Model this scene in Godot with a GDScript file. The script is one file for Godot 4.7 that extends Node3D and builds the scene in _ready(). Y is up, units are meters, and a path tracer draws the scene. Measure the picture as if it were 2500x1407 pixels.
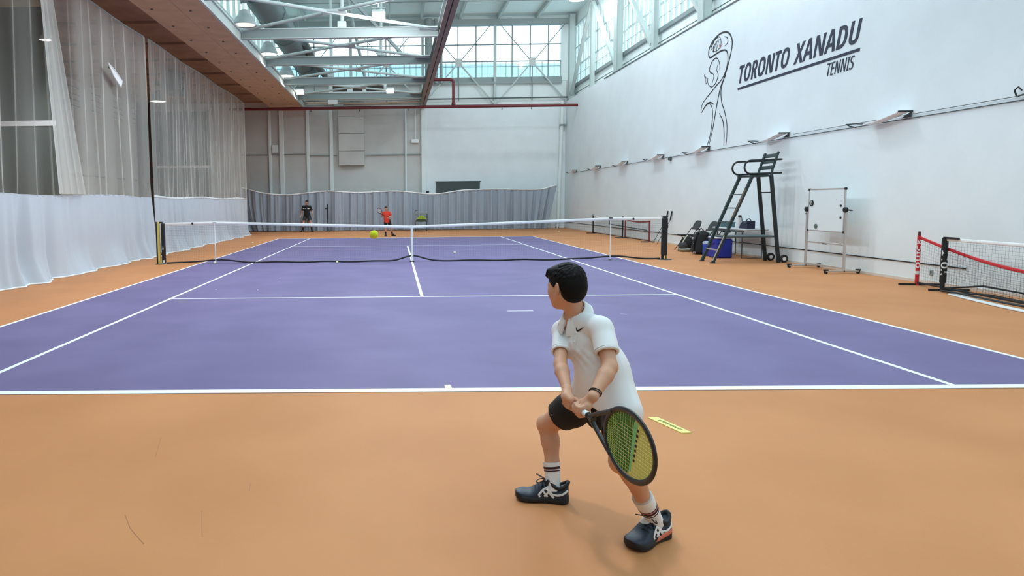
extends Node3D
# An indoor tennis hall: a boy in white waits for a backhand, the far court, a net, the curtain wall and the steel roof.

var M := {}
var rng := RandomNumberGenerator.new()

class MB:
	# collects triangles for one mesh
	var v := PackedVector3Array()
	var n := PackedVector3Array()
	var c := PackedColorArray()
	var idx := PackedInt32Array()
	var col := Color(1, 1, 1, 1)
	var colored := false
	func vert(p: Vector3, nn: Vector3) -> int:
		v.append(p); n.append(nn)
		if colored: c.append(col)
		return v.size() - 1
	func face(a: int, b: int, d: int) -> void:
		var g := (v[b] - v[a]).cross(v[d] - v[a])
		if g.dot(n[a] + n[b] + n[d]) > 0.0:
			idx.append(a); idx.append(d); idx.append(b)
		else:
			idx.append(a); idx.append(b); idx.append(d)
	func tri(a: Vector3, b: Vector3, d: Vector3, nn: Vector3) -> void:
		var i := vert(a, nn); vert(b, nn); vert(d, nn)
		face(i, i + 1, i + 2)
	func quad(a: Vector3, b: Vector3, d: Vector3, e: Vector3, nn: Vector3) -> void:
		var i := vert(a, nn); vert(b, nn); vert(d, nn); vert(e, nn)
		face(i, i + 1, i + 2); face(i, i + 2, i + 3)
	func box(p: Vector3, s: Vector3, b := Basis(), bev := 0.0) -> MB:
		var h := s * 0.5
		bev = minf(bev, minf(h.x, minf(h.y, h.z)) * 0.8)
		var ax := [Vector3(1, 0, 0), Vector3(0, 1, 0), Vector3(0, 0, 1)]
		var inn := h - Vector3(bev, bev, bev)
		for k in 3:
			var u: Vector3 = ax[(k + 1) % 3]; var w: Vector3 = ax[(k + 2) % 3]; var a: Vector3 = ax[k]
			var hu := inn[(k + 1) % 3]; var hw := inn[(k + 2) % 3]
			for sg in [-1.0, 1.0]:
				var o: Vector3 = a * h[k] * sg
				quad(p + b * (o - u * hu - w * hw), p + b * (o + u * hu - w * hw), p + b * (o + u * hu + w * hw), p + b * (o - u * hu + w * hw), (b * (a * sg)).normalized())
			if bev > 0.0:
				for s1 in [-1.0, 1.0]:
					for s2 in [-1.0, 1.0]:
						var nn: Vector3 = (b * (u * s1 + w * s2)).normalized()
						var e := a * inn[k]
						var p1: Vector3 = u * s1 * h[(k + 1) % 3] + w * s2 * hw
						var p2: Vector3 = u * s1 * hu + w * s2 * h[(k + 2) % 3]
						quad(p + b * (p1 - e), p + b * (p1 + e), p + b * (p2 + e), p + b * (p2 - e), nn)
		if bev > 0.0:
			for sx in [-1.0, 1.0]:
				for sy in [-1.0, 1.0]:
					for sz in [-1.0, 1.0]:
						tri(p + b * Vector3(sx * h.x, sy * inn.y, sz * inn.z), p + b * Vector3(sx * inn.x, sy * h.y, sz * inn.z), p + b * Vector3(sx * inn.x, sy * inn.y, sz * h.z), (b * Vector3(sx, sy, sz)).normalized())
		return self
	func bar(a: Vector3, b: Vector3, w: float, h: float, up := Vector3.UP, bev := 0.0) -> MB:
		# a box from a to b, w wide across and h high along up
		var d := (b - a).normalized()
		if absf(d.dot(up)) > 0.98: up = Vector3(1, 0, 0) if absf(d.x) < 0.9 else Vector3(0, 0, 1)
		var x := up.cross(d).normalized(); var y := d.cross(x)
		return box((a + b) * 0.5, Vector3(w, h, a.distance_to(b)), Basis(x, y, d), bev)
	func tube(pts: Array, r, sides := 10, closed := false, flat := 1.0, flat_up := Vector3.UP) -> MB:
		# a round (or flattened) bar through points; r is one radius or one per point
		var m := pts.size()
		var u := Vector3.ZERO
		var base := v.size()
		for k in m:
			var p: Vector3 = pts[k]
			var d: Vector3
			if closed: d = (pts[(k + 1) % m] as Vector3) - (pts[(k + m - 1) % m] as Vector3)
			else: d = (pts[mini(k + 1, m - 1)] as Vector3) - (pts[maxi(k - 1, 0)] as Vector3)
			d = d.normalized()
			if flat != 1.0:
				u = flat_up - d * flat_up.dot(d)
			elif k == 0: u = Vector3.UP.cross(d) if absf(d.y) < 0.9 else Vector3.RIGHT.cross(d)
			else: u = u - d * u.dot(d)
			u = u.normalized()
			var w := d.cross(u)
			var rr: float = r[k] if r is Array else r
			for j in sides:
				var t := TAU * j / sides
				vert(p + (u * cos(t) * flat + w * sin(t)) * rr, (u * cos(t) / maxf(flat, 0.01) + w * sin(t)).normalized())
		for k in (m if closed else m - 1):
			var k2 := (k + 1) % m
			for j in sides:
				var j2 := (j + 1) % sides
				var a := base + k * sides + j; var b := base + k * sides + j2
				var e := base + k2 * sides + j; var f := base + k2 * sides + j2
				face(a, b, f); face(a, f, e)
		if not closed:
			for k in [0, m - 1]:
				var d: Vector3 = ((pts[0] as Vector3) - (pts[1] as Vector3)) if k == 0 else ((pts[m - 1] as Vector3) - (pts[m - 2] as Vector3))
				d = d.normalized()
				var i0 := v.size()
				for j in sides: vert(v[base + k * sides + j], d)
				for j in range(1, sides - 1): face(i0, i0 + j, i0 + j + 1)
		return self
	func cyl(a: Vector3, b: Vector3, r: float, sides := 14) -> MB:
		return tube([a, b], r, sides)
	func lathe(prof: Array, at: Vector3, bas := Basis(), sides := 20) -> MB:
		# profile of Vector2(radius, height) turned about the local y axis
		var m := prof.size()
		for k in m - 1:
			var p: Vector2 = prof[k]; var q: Vector2 = prof[k + 1]
			var t := q - p
			if t.length() < 1e-6: continue
			var nr := Vector2(t.y, -t.x).normalized()
			var i0 := v.size()
			for j in sides + 1:
				var an := TAU * j / sides
				var o := Vector3(cos(an), 0, sin(an))
				var nn := (bas * (o * nr.x + Vector3(0, nr.y, 0))).normalized()
				vert(at + bas * (o * p.x + Vector3(0, p.y, 0)), nn)
				vert(at + bas * (o * q.x + Vector3(0, q.y, 0)), nn)
			for j in sides:
				var i := i0 + j * 2
				face(i, i + 2, i + 3); face(i, i + 3, i + 1)
		return self
	func ball(p: Vector3, r: Vector3, b := Basis(), seg := 16, rings := 10) -> MB:
		var i0 := v.size()
		for i in rings + 1:
			var th := PI * i / rings
			for j in seg + 1:
				var ph := TAU * j / seg
				var d := Vector3(sin(th) * cos(ph), cos(th), sin(th) * sin(ph))
				vert(p + b * (d * r), (b * (d / r)).normalized())
		for i in rings:
			for j in seg:
				var a := i0 + i * (seg + 1) + j
				face(a, a + 1, a + seg + 2); face(a, a + seg + 2, a + seg + 1)
		return self
	func prism(poly: PackedVector2Array, o: Vector3, ex: Vector3, ey: Vector3, thick: Vector3) -> MB:
		# a flat outline with its own thickness
		var nn := thick.normalized()
		var t := Geometry2D.triangulate_polygon(poly)
		for s in 2:
			var off := thick * s
			var nv := nn if s == 1 else -nn
			var i0 := v.size()
			for q in poly: vert(o + ex * q.x + ey * q.y + off, nv)
			for k in range(0, t.size(), 3): face(i0 + t[k], i0 + t[k + 1], i0 + t[k + 2])
		var ar := 0.0
		for k in poly.size():
			ar += poly[k].cross(poly[(k + 1) % poly.size()])
		for k in poly.size():
			var a := poly[k]; var b := poly[(k + 1) % poly.size()]
			var e := (b - a).normalized()
			var out := Vector2(e.y, -e.x) * signf(ar)
			quad(o + ex * a.x + ey * a.y, o + ex * b.x + ey * b.y, o + ex * b.x + ey * b.y + thick, o + ex * a.x + ey * a.y + thick, (ex * out.x + ey * out.y).normalized())
		return self
	func sheet(rows: Array) -> MB:
		# a smooth cloth through a grid of points (rows of equal length)
		var h := rows.size(); var w: int = rows[0].size(); var i0 := v.size()
		for y in h:
			for x in w:
				var dx: Vector3 = rows[y][mini(x + 1, w - 1)] - rows[y][maxi(x - 1, 0)]
				var dy: Vector3 = rows[mini(y + 1, h - 1)][x] - rows[maxi(y - 1, 0)][x]
				vert(rows[y][x], dx.cross(dy).normalized())
		for y in h - 1:
			for x in w - 1:
				var a := i0 + y * w + x
				face(a, a + 1, a + w + 1); face(a, a + w + 1, a + w)
		return self
	func mesh() -> ArrayMesh:
		var m := ArrayMesh.new()
		var arr := []
		arr.resize(Mesh.ARRAY_MAX)
		arr[Mesh.ARRAY_VERTEX] = v; arr[Mesh.ARRAY_NORMAL] = n; arr[Mesh.ARRAY_INDEX] = idx
		if colored: arr[Mesh.ARRAY_COLOR] = c
		m.add_surface_from_arrays(Mesh.PRIMITIVE_TRIANGLES, arr)
		return m

# ---- naming and placing -------------------------------------------------------------------------
func numbered(called: String) -> String:
	if not has_node(NodePath(called)): return called
	var k := 1
	while has_node(NodePath("%s_%03d" % [called, k])): k += 1
	return "%s_%03d" % [called, k]

func put(called: String, mb, m: Material, parent: Node3D = null) -> MeshInstance3D:
	var o := MeshInstance3D.new()
	o.mesh = mb.mesh() if mb is MB else mb
	o.material_override = m
	if parent == null:
		o.name = numbered(called); add_child(o, true)
	else:
		o.name = called
		if parent.has_node(NodePath(called)):
			var k := 1
			while parent.has_node(NodePath("%s_%03d" % [called, k])): k += 1
			o.name = "%s_%03d" % [called, k]
		parent.add_child(o, true)
	return o

func tag(o: Node, label: String, category: String, group := "") -> Node:
	o.set_meta("label", label); o.set_meta("category", category)
	if group != "": o.set_meta("group", group)
	return o

func thing(called: String, label: String, category: String, at := Vector3.ZERO, turn := 0.0, group := "") -> Node3D:
	var o := Node3D.new()
	o.name = numbered(called); add_child(o, true)
	o.position = at; o.rotation.y = turn
	tag(o, label, category, group)
	return o

func struct(called: String, mb, m: Material, label := "", parent: Node3D = null) -> MeshInstance3D:
	var o := put(called, mb, m, parent)
	if parent == null: o.set_meta("kind", "structure")
	if label != "": o.set_meta("label", label)
	return o

func stuff(o: Node) -> Node:
	o.set_meta("kind", "stuff")
	return o

func copy(src: Node3D, at: Vector3, label: String, turn = null) -> Node3D:
	var r: Node3D = src.duplicate()
	var base := String(src.name)
	r.name = numbered(base); add_child(r, true)
	r.position = at
	if turn != null: r.rotation.y = turn
	r.set_meta("label", label)
	return r

# ---- materials ----------------------------------------------------------------------------------
func mat(hex: String, rough := 0.7, metal := 0.0, spec := 0.5) -> StandardMaterial3D:
	var m := StandardMaterial3D.new()
	m.albedo_color = Color(hex); m.roughness = rough; m.metallic = metal; m.metallic_specular = spec
	return m

func noise_tex(freq: float, lo: Color, hi: Color, sd: int, size := 512, oct := 4) -> NoiseTexture2D:
	var f := FastNoiseLite.new()
	f.noise_type = FastNoiseLite.TYPE_SIMPLEX_SMOOTH; f.frequency = freq; f.seed = sd; f.fractal_octaves = oct
	var t := NoiseTexture2D.new()
	t.width = size; t.height = size; t.seamless = true; t.noise = f
	var g := Gradient.new()
	g.offsets = PackedFloat32Array([0.2, 0.8]); g.colors = PackedColorArray([lo, hi])
	t.color_ramp = g
	return t

func mottled(hex: String, amount: float, per_metre: float, rough: float, sd: int, bump := 0.0) -> StandardMaterial3D:
	# a painted surface whose tone wanders a little, laid on in world metres
	var m := StandardMaterial3D.new()
	var c := Color(hex)
	m.albedo_color = Color.WHITE
	m.albedo_texture = noise_tex(0.008, c.darkened(amount), c.lightened(amount * 0.6), sd)
	m.uv1_triplanar = true; m.uv1_world_triplanar = true
	m.uv1_scale = Vector3.ONE * per_metre
	m.roughness = rough
	if bump > 0.0:
		m.heightmap_enabled = true; m.heightmap_scale = bump
		m.heightmap_texture = noise_tex(0.1, Color.BLACK, Color.WHITE, sd + 5, 512, 3)
	return m

func cloth(hex: String, rough := 0.9) -> StandardMaterial3D:
	var m := mat(hex, rough)
	m.rim_enabled = true; m.rim = 0.25
	return m

func glow(hex: String, energy: float) -> StandardMaterial3D:
	var m := mat(hex, 0.6)
	m.emission_enabled = true; m.emission = Color(hex); m.emission_energy_multiplier = energy
	return m

func _ready() -> void:
	rng.seed = 20
	# ---- camera, sky, lights, exposure ----
	var cam := Camera3D.new()
	cam.name = "camera"
	cam.projection = Camera3D.PROJECTION_FRUSTUM
	cam.near = 0.1; cam.far = 300.0
	var f := 1650.637
	cam.size = 1407.0 / f * cam.near
	cam.frustum_offset = Vector2(308.384 / f, -61.156 / f) * cam.near
	cam.position = Vector3(-0.4234, 1.5337, 17.2337)
	cam.rotation = Vector3(-0.09, 0.01463, -0.01083)
	add_child(cam); cam.current = true
	var we := WorldEnvironment.new(); we.name = "environment"
	var env := Environment.new()
	var sky := Sky.new(); var sm := ProceduralSkyMaterial.new()
	sm.sky_top_color = Color(0.80, 0.91, 0.95); sm.sky_horizon_color = Color(0.88, 0.95, 0.97)
	sm.ground_bottom_color = Color(0.82, 0.91, 0.95); sm.ground_horizon_color = Color(0.88, 0.95, 0.97)
	sm.sky_energy_multiplier = SKY; sm.ground_energy_multiplier = SKY
	sky.sky_material = sm
	env.background_mode = Environment.BG_SKY; env.sky = sky
	env.tonemap_mode = Environment.TONE_MAPPER_LINEAR; env.tonemap_exposure = EXPO
	env.sdfgi_enabled = true; env.ssao_enabled = true; env.ssil_enabled = true
	we.environment = env; add_child(we)
	materials()
	# ---- the hall ----
	build_room()
	build_court()
	build_windows()
	build_steel()
	build_lamps()
	build_curtains()
	build_back_wall_things()
	build_right_wall_things()
	build_logo()
	# ---- things on the court ----
	build_net()
	build_balls()
	build_umpire_chair()
	build_whiteboard()
	build_mini_nets()
	build_side_things()
	build_cart()
	build_people()

const SKY := 1.55
const EXPO := 1.03
const LAMP_E := 14.0

func materials() -> void:
	M.orange = mottled("c88858", 0.04, 0.12, 0.62, 3)
	M.purple = mottled("746a92", 0.04, 0.15, 0.6, 7)
	M.orange.metallic_specular = 0.3; M.purple.metallic_specular = 0.3
	M.line = mat("f4f4f2", 0.6)
	M.wall = mottled("e6edef", 0.015, 0.2, 0.75, 11)
	M.wall_up = mat("e4ecea", 0.75)
	M.wall_grey = mottled("c9cac6", 0.02, 0.2, 0.8, 15)
	M.roof = mat("dceeed", 0.8)
	M.taupe = mottled("c5a687", 0.05, 0.3, 0.85, 19)
	M.taupe2 = mottled("a88a70", 0.06, 0.3, 0.85, 23)
	M.steel = mat("b4bfbb", 0.55)
	M.steel_grey = mat("8f9997", 0.55)
	M.steel_dark = mat("4b5657", 0.55)
	M.mull = mat("c3cfcc", 0.6)
	M.mull_dark = mat("808b8b", 0.6)
	M.duct = mat("5f6c6c", 0.5, 0.3)
	M.red_pipe = mat("651620", 0.45)
	M.black = mat("17191c", 0.6)
	M.black_soft = mat("1b1c1f", 0.85)
	M.dark_green = mat("565f58", 0.85)
	M.white = mat("eef0f0", 0.55)
	M.white_gloss = mat("f2f4f5", 0.25)
	M.alu = mat("c9c6c2", 0.4, 0.6)
	M.skin = mat("d09d80", 0.55)
	M.glass = mat("e8f8f8", 0.05)
	M.glass.metallic_specular = 0.2
	M.glass.transparency = BaseMaterial3D.TRANSPARENCY_ALPHA
	M.glass.albedo_color = Color(0.86, 0.97, 0.97, 0.10)
	M.curtain = cloth("bfc5ce"); M.curtain.backlight_enabled = true; M.curtain.backlight = Color(0.25, 0.25, 0.27)
	M.curtain_grey = cloth("9aa4b0")
	M.sheer = cloth("e2e0da")
	M.sheer.transparency = BaseMaterial3D.TRANSPARENCY_ALPHA
	M.sheer.vertex_color_use_as_albedo = true
	M.navy = mat("23283e", 0.6)
	M.ball = cloth("cfe02a"); M.ball_pale = cloth("e4e4c8")

const ORD := ["first", "second", "third", "fourth", "fifth", "sixth", "seventh", "eighth", "ninth", "tenth", "eleventh", "twelfth"]

func slab(x0: float, x1: float, y0: float, y1: float, z0: float, z1: float, bev := 0.0) -> MB:
	return MB.new().box(Vector3(x0 + x1, y0 + y1, z0 + z1) * 0.5, Vector3(x1 - x0, y1 - y0, z1 - z0), Basis(), bev)

func into(mb: MB, x0: float, x1: float, y0: float, y1: float, z0: float, z1: float, bev := 0.0) -> void:
	mb.box(Vector3(x0 + x1, y0 + y1, z0 + z1) * 0.5, Vector3(x1 - x0, y1 - y0, z1 - z0), Basis(), bev)

func build_room() -> void:
	struct("floor", slab(-14.8, 9.6, -0.3, 0.0, -20.9, 24.3), M.orange, "orange acrylic sports floor round the purple court")
	var fl := get_child(get_child_count() - 1)
	var sc := mat("a9744c", 0.7)
	for q in [[Vector3(-1.778, 0, 14.02), Vector3(-1.698, 0, 14.16), Vector3(-1.577, 0, 14.31)], [Vector3(-1.406, 0, 13.98), Vector3(-1.328, 0, 14.25)], [Vector3(-1.232, 0, 13.65), Vector3(-1.218, 0, 13.75)], [Vector3(-1.9, 0, 13.25), Vector3(-1.98, 0, 12.92)]]:
		var sm := MB.new()
		ribbon(sm, q, 0.002, 0.004, Vector3.UP)
		put("scuff_mark", sm, sc, fl)
	# right wall: smooth panelling to 6.9 m, the old wall and the clerestory set back above it
	var wr := struct("wall_right", slab(8.95, 9.2, 0.0, 6.9, -20.9, 24.3), M.wall, "tall pale wall on the right with a dark printed club sign")
	var up := MB.new()
	into(up, 9.4, 9.65, 0.0, 7.72, -20.9, 24.3)
	into(up, 9.2, 9.4, 6.5, 6.88, -20.9, 24.3)
	into(up, 9.4, 9.65, 10.85, 11.8, -20.9, 24.3)
	struct("upper_wall", up, M.wall_up, "", wr)
	var seam := MB.new()
	into(seam, 9.385, 9.4, 7.27, 7.29, -20.4, 24.0)
	struct("seam", seam, M.steel_dark, "", wr)
	var edge := MB.new()
	into(edge, 8.93, 8.97, 6.88, 6.92, -13.6, 24.0)
	struct("top_edge", edge, M.steel_dark, "dark capping along the top of the panelling", wr)
	struct("trim_1", slab(8.935, 8.952, 0.33, 0.348, -20.4, 6.05), M.black, "thin dark rail low along the pale right wall")
	struct("baseboard_right", slab(8.935, 8.952, 0.0, 0.05, -20.4, 24.0), mat("d8cdc2", 0.7), "pale worn strip where the right wall meets the floor")
	# back wall
	var wb := struct("wall_back", slab(-14.8, 9.65, 0.0, 8.05, -20.9, -20.5), M.wall_grey, "pale grey end wall behind the far baseline")
	var hb := MB.new()
	into(hb, -14.8, 9.65, 11.08, 11.8, -20.9, -20.5)
	into(hb, -14.8, -6.9, 8.05, 11.08, -20.9, -20.5)
	into(hb, 8.7, 9.65, 8.05, 11.08, -20.9, -20.5)
	struct("upper_wall", hb, M.wall_up, "", wb)
	struct("wall_panel", slab(1.32, 8.96, 0.0, 6.75, -20.5, -20.44), M.wall, "smooth pale blue-grey end wall panel", wb)
	struct("wall_panel", slab(1.32, 8.96, 6.8, 8.0, -20.5, -20.46), M.wall_up, "", wb)
	# left wall, low ceiling, girder, left clerestory
	var wl := struct("wall_left", slab(-14.8, -14.5, 0.0, 7.3, -20.9, 24.3), M.wall_grey, "pale wall of the neighbouring court behind the curtain")
	var jl := MB.new()
	for y in [2.86, 5.9, 6.15, 6.4, 6.7]: into(jl, -14.5, -14.485, y, y + 0.03, -20.4, 10.0)
	struct("joint", jl, M.steel_dark, "", wl)
	var wf := MB.new()
	into(wf, -14.8, 9.65, 0.0, 8.2, 24.0, 24.3); into(wf, -14.8, 9.65, 11.0, 11.8, 24.0, 24.3); into(wf, -14.8, -6.9, 8.2, 11.0, 24.0, 24.3); into(wf, 8.7, 9.65, 8.2, 11.0, 24.0, 24.3)
	struct("wall_front", wf, M.wall_grey, "end wall behind the photographer")
	var w4 := holder("window_4", "wide window high in the end wall behind the photographer")
	var f4 := MB.new()
	for k in 9:
		var xk := -6.9 + k * 15.6 / 8.0
		into(f4, xk - 0.04, xk + 0.04, 8.2, 11.0, 24.1, 24.2)
		if k < 8: put("pane", slab(xk + 0.05, xk + 15.6 / 8.0 - 0.05, 8.22, 10.98, 24.14, 24.148), M.glass, w4)
	put("frame", f4, M.mull, w4)
	var cl := struct("ceiling", slab(-14.8, -7.2, 7.05, 7.3, -20.9, 24.3), M.taupe2, "low brownish ceiling over the left side")
	var z := -20.0
	while z < 20.0:
		struct("ceiling_joist", slab(-14.5, -7.2, 6.97, 7.05, z, z + 0.07), M.taupe2, "", cl)
		z += 2.72
	# the deck has two long roof lights over the near part of the hall
	var deck := MB.new()
	into(deck, -7.2, 9.65, 11.5, 11.8, -20.9, -15.6)
	into(deck, -7.2, 9.65, 11.5, 11.8, 22.0, 24.3)
	for q in [[-7.2, -4.6], [0.4, 2.4], [8.4, 9.65]]: into(deck, q[0], q[1], 11.5, 11.8, -15.6, 22.0)
	struct("ceiling", deck, M.roof, "high pale roof deck over the court")
	for q in [[-4.6, 0.4, "window_5", "left"], [2.4, 8.4, "window_6", "right"]]:
		var h := holder(q[2], "long roof light over the near part of the hall, the " + q[3] + " one")
		var fr := MB.new()
		for k in 18:
			var z0 := -15.6 + k * 37.6 / 18.0
			into(fr, q[0], q[1], 11.6, 11.7, z0 - 0.04, z0 + 0.04)
			put("pane", slab(q[0], q[1], 11.66, 11.668, z0 + 0.05, z0 + 37.6 / 18.0 - 0.05), M.glass, h)
		put("frame", fr, M.mull, h)
	var wc := MB.new()
	into(wc, -7.2, -6.9, 6.9, 7.3, -20.9, 24.3)
	into(wc, -7.2, -6.9, 10.85, 11.8, -20.9, 24.3)
	struct("wall_left", wc, M.wall_up, "upper wall strips above and below the left clerestory")

func court_rect(root: Node3D, called: String, x0: float, x1: float, z0: float, z1: float, y: float) -> void:
	put(called, slab(x0, x1, 0.002, y, z0, z1), M.line, root)

func build_court() -> void:
	var c := struct("court_surface", slab(-5.485, 5.485, 0.0, 0.003, -11.885, 11.885), M.purple, "purple playing surface of the tennis court with white lines")
	var y := 0.005
	court_rect(c, "baseline", -5.485, 5.485, 11.785, 11.885, y)
	court_rect(c, "baseline", -5.485, 5.485, -11.885, -11.785, y)
	for s in [-1.0, 1.0]:
		court_rect(c, "doubles_sideline", minf(s * 5.485, s * 5.435), maxf(s * 5.485, s * 5.435), -11.785, 11.785, y)
		court_rect(c, "singles_sideline", minf(s * 4.115, s * 4.065), maxf(s * 4.115, s * 4.065), -11.785, 11.785, y)
		court_rect(c, "service_line", -4.065, 4.065, s * 6.4 - 0.025, s * 6.4 + 0.025, y)
		court_rect(c, "center_mark", -0.025, 0.03, s * 11.735 - 0.05, s * 11.735 + 0.05, y)
	court_rect(c, "center_service_line", -0.025, 0.025, -6.375, 6.375, y)
	put("tape_mark", slab(1.119, 1.485, 0.002, 0.0055, 7.885, 7.915), M.line, c)
	put("scuff_mark", MB.new().bar(Vector3(2.593, 0.003, 8.206), Vector3(2.66, 0.003, 8.275), 0.012, 0.004), mat("b9b4cc"), c)

func pane_box(w: float, h: float, along_x: bool) -> ArrayMesh:
	return (MB.new().box(Vector3.ZERO, Vector3(w, h, 0.008) if along_x else Vector3(0.008, h, w))).mesh()

func holder(called: String, label: String) -> Node3D:
	var o := Node3D.new(); o.name = called; add_child(o, true)
	o.set_meta("kind", "structure"); o.set_meta("label", label)
	return o

func build_windows() -> void:
	# right clerestory, 7.78 to 10.85 m up, small panes as far forward as the photograph shows them
	var w1 := holder("window_1", "long clerestory window of small panes above the right wall")
	var fr := MB.new()
	into(fr, 9.40, 9.52, 7.66, 7.80, -20.5, 24.0, 0.01)
	into(fr, 9.36, 9.6, 10.8, 10.9, -20.5, 24.0)
	for y in [8.72, 9.72]: into(fr, 9.45, 9.52, y - 0.03, y + 0.03, -20.5, 24.0)
	into(fr, 9.42, 9.44, 8.2, 8.225, -20.5, 24.0)
	var pw := 0.487
	var p := pane_box(pw - 0.07, 0.9, false)
	var z := -20.4
	while z < 24.0:
		into(fr, 9.44, 9.53, 7.7, 10.85, z - 0.045, z + 0.045)
		if z < -2.0:
			for r in 3:
				var o := put("pane", p, M.glass, w1)
				o.position = Vector3(9.49, 8.24 + r * 0.99, z + pw * 0.5)
		else:
			var o := put("pane", pane_box(pw - 0.07, 2.9, false), M.glass, w1)
			o.position = Vector3(9.49, 9.25, z + pw * 0.5)
		z += pw
	put("frame", fr, M.mull, w1)
	put("sill", slab(9.3, 9.42, 7.6, 7.76, -20.5, 24.0, 0.01), M.mull_dark, w1)
	# back window
	var w2 := holder("window_2", "wide gridded window high in the end wall")
	fr = MB.new()
	into(fr, -6.9, 8.7, 11.02, 11.1, -20.75, -20.45)
	for y in [10.03, 9.13]: into(fr, -6.9, 8.7, y - 0.026, y + 0.026, -20.72, -20.66)
	into(fr, -6.9, 8.7, 8.85 - 0.011, 8.85 + 0.011, -20.71, -20.67)
	var step := 0.985
	var big := pane_box(step - 0.05, 0.9, true); var top := pane_box(step - 0.05, 0.97, true)
	var sm1 := pane_box(step / 3.0 - 0.03, 0.26, true); var sm2 := pane_box(step / 3.0 - 0.03, 0.6, true)
	for k in range(-4, 12):
		var x := 5.07 - step * k
		into(fr, x - 0.028, x + 0.028, 8.2, 11.05, -20.72, -20.66)
		if x - step < -6.95: continue
		var xc := x - step * 0.5
		for q in [[top, 10.53], [big, 9.58]]:
			var o := put("pane", q[0], M.glass, w2); o.position = Vector3(xc, q[1], -20.69)
		for j in 3:
			var xs := x - step / 3.0 * (j + 0.5)
			if j > 0: into(fr, x - step / 3.0 * j - 0.011, x - step / 3.0 * j + 0.011, 8.2, 9.13, -20.71, -20.67)
			var o := put("pane", sm1, M.glass, w2); o.position = Vector3(xs, 8.99, -20.69)
			o = put("pane", sm2, M.glass, w2); o.position = Vector3(xs, 8.53, -20.69)
	put("frame", fr, M.mull_dark, w2)
	put("sill", slab(-6.9, 8.7, 7.98, 8.24, -20.75, -20.36, 0.015), M.steel_grey, w2)
	# left clerestory above the girder
	var w3 := holder("window_3", "left clerestory window above the brown girder")
	fr = MB.new()
	into(fr, -7.1, -6.85, 7.22, 7.34, -20.5, 24.0)
	into(fr, -7.1, -6.85, 10.8, 10.9, -20.5, 24.0)
	into(fr, -7.04, -6.96, 9.0, 9.06, -20.5, 24.0)
	z = -20.4
	var pl := pane_box(0.9, 3.4, false)
	while z < 24.0:
		into(fr, -7.06, -6.94, 7.3, 10.85, z - 0.05, z + 0.05)
		var o := put("pane", pl, M.glass, w3); o.position = Vector3(-7.0, 9.07, z + 0.5)
		z += 1.0
	put("frame", fr, M.mull, w3)
	# the neighbouring roof seen through the end window
	var nb := thing("neighbour_building", "pale blue flat-topped building beyond the end window", "building", Vector3(0, 0, -27))
	put("wall", slab(-22, 26, -0.3, 10.15, -4, 0), mat("b9d8e0", 0.8), nb)
	put("parapet", slab(-22, 26, 10.15, 10.26, -4.1, 0.1), mat("c4e0e6", 0.8), nb)

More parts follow.
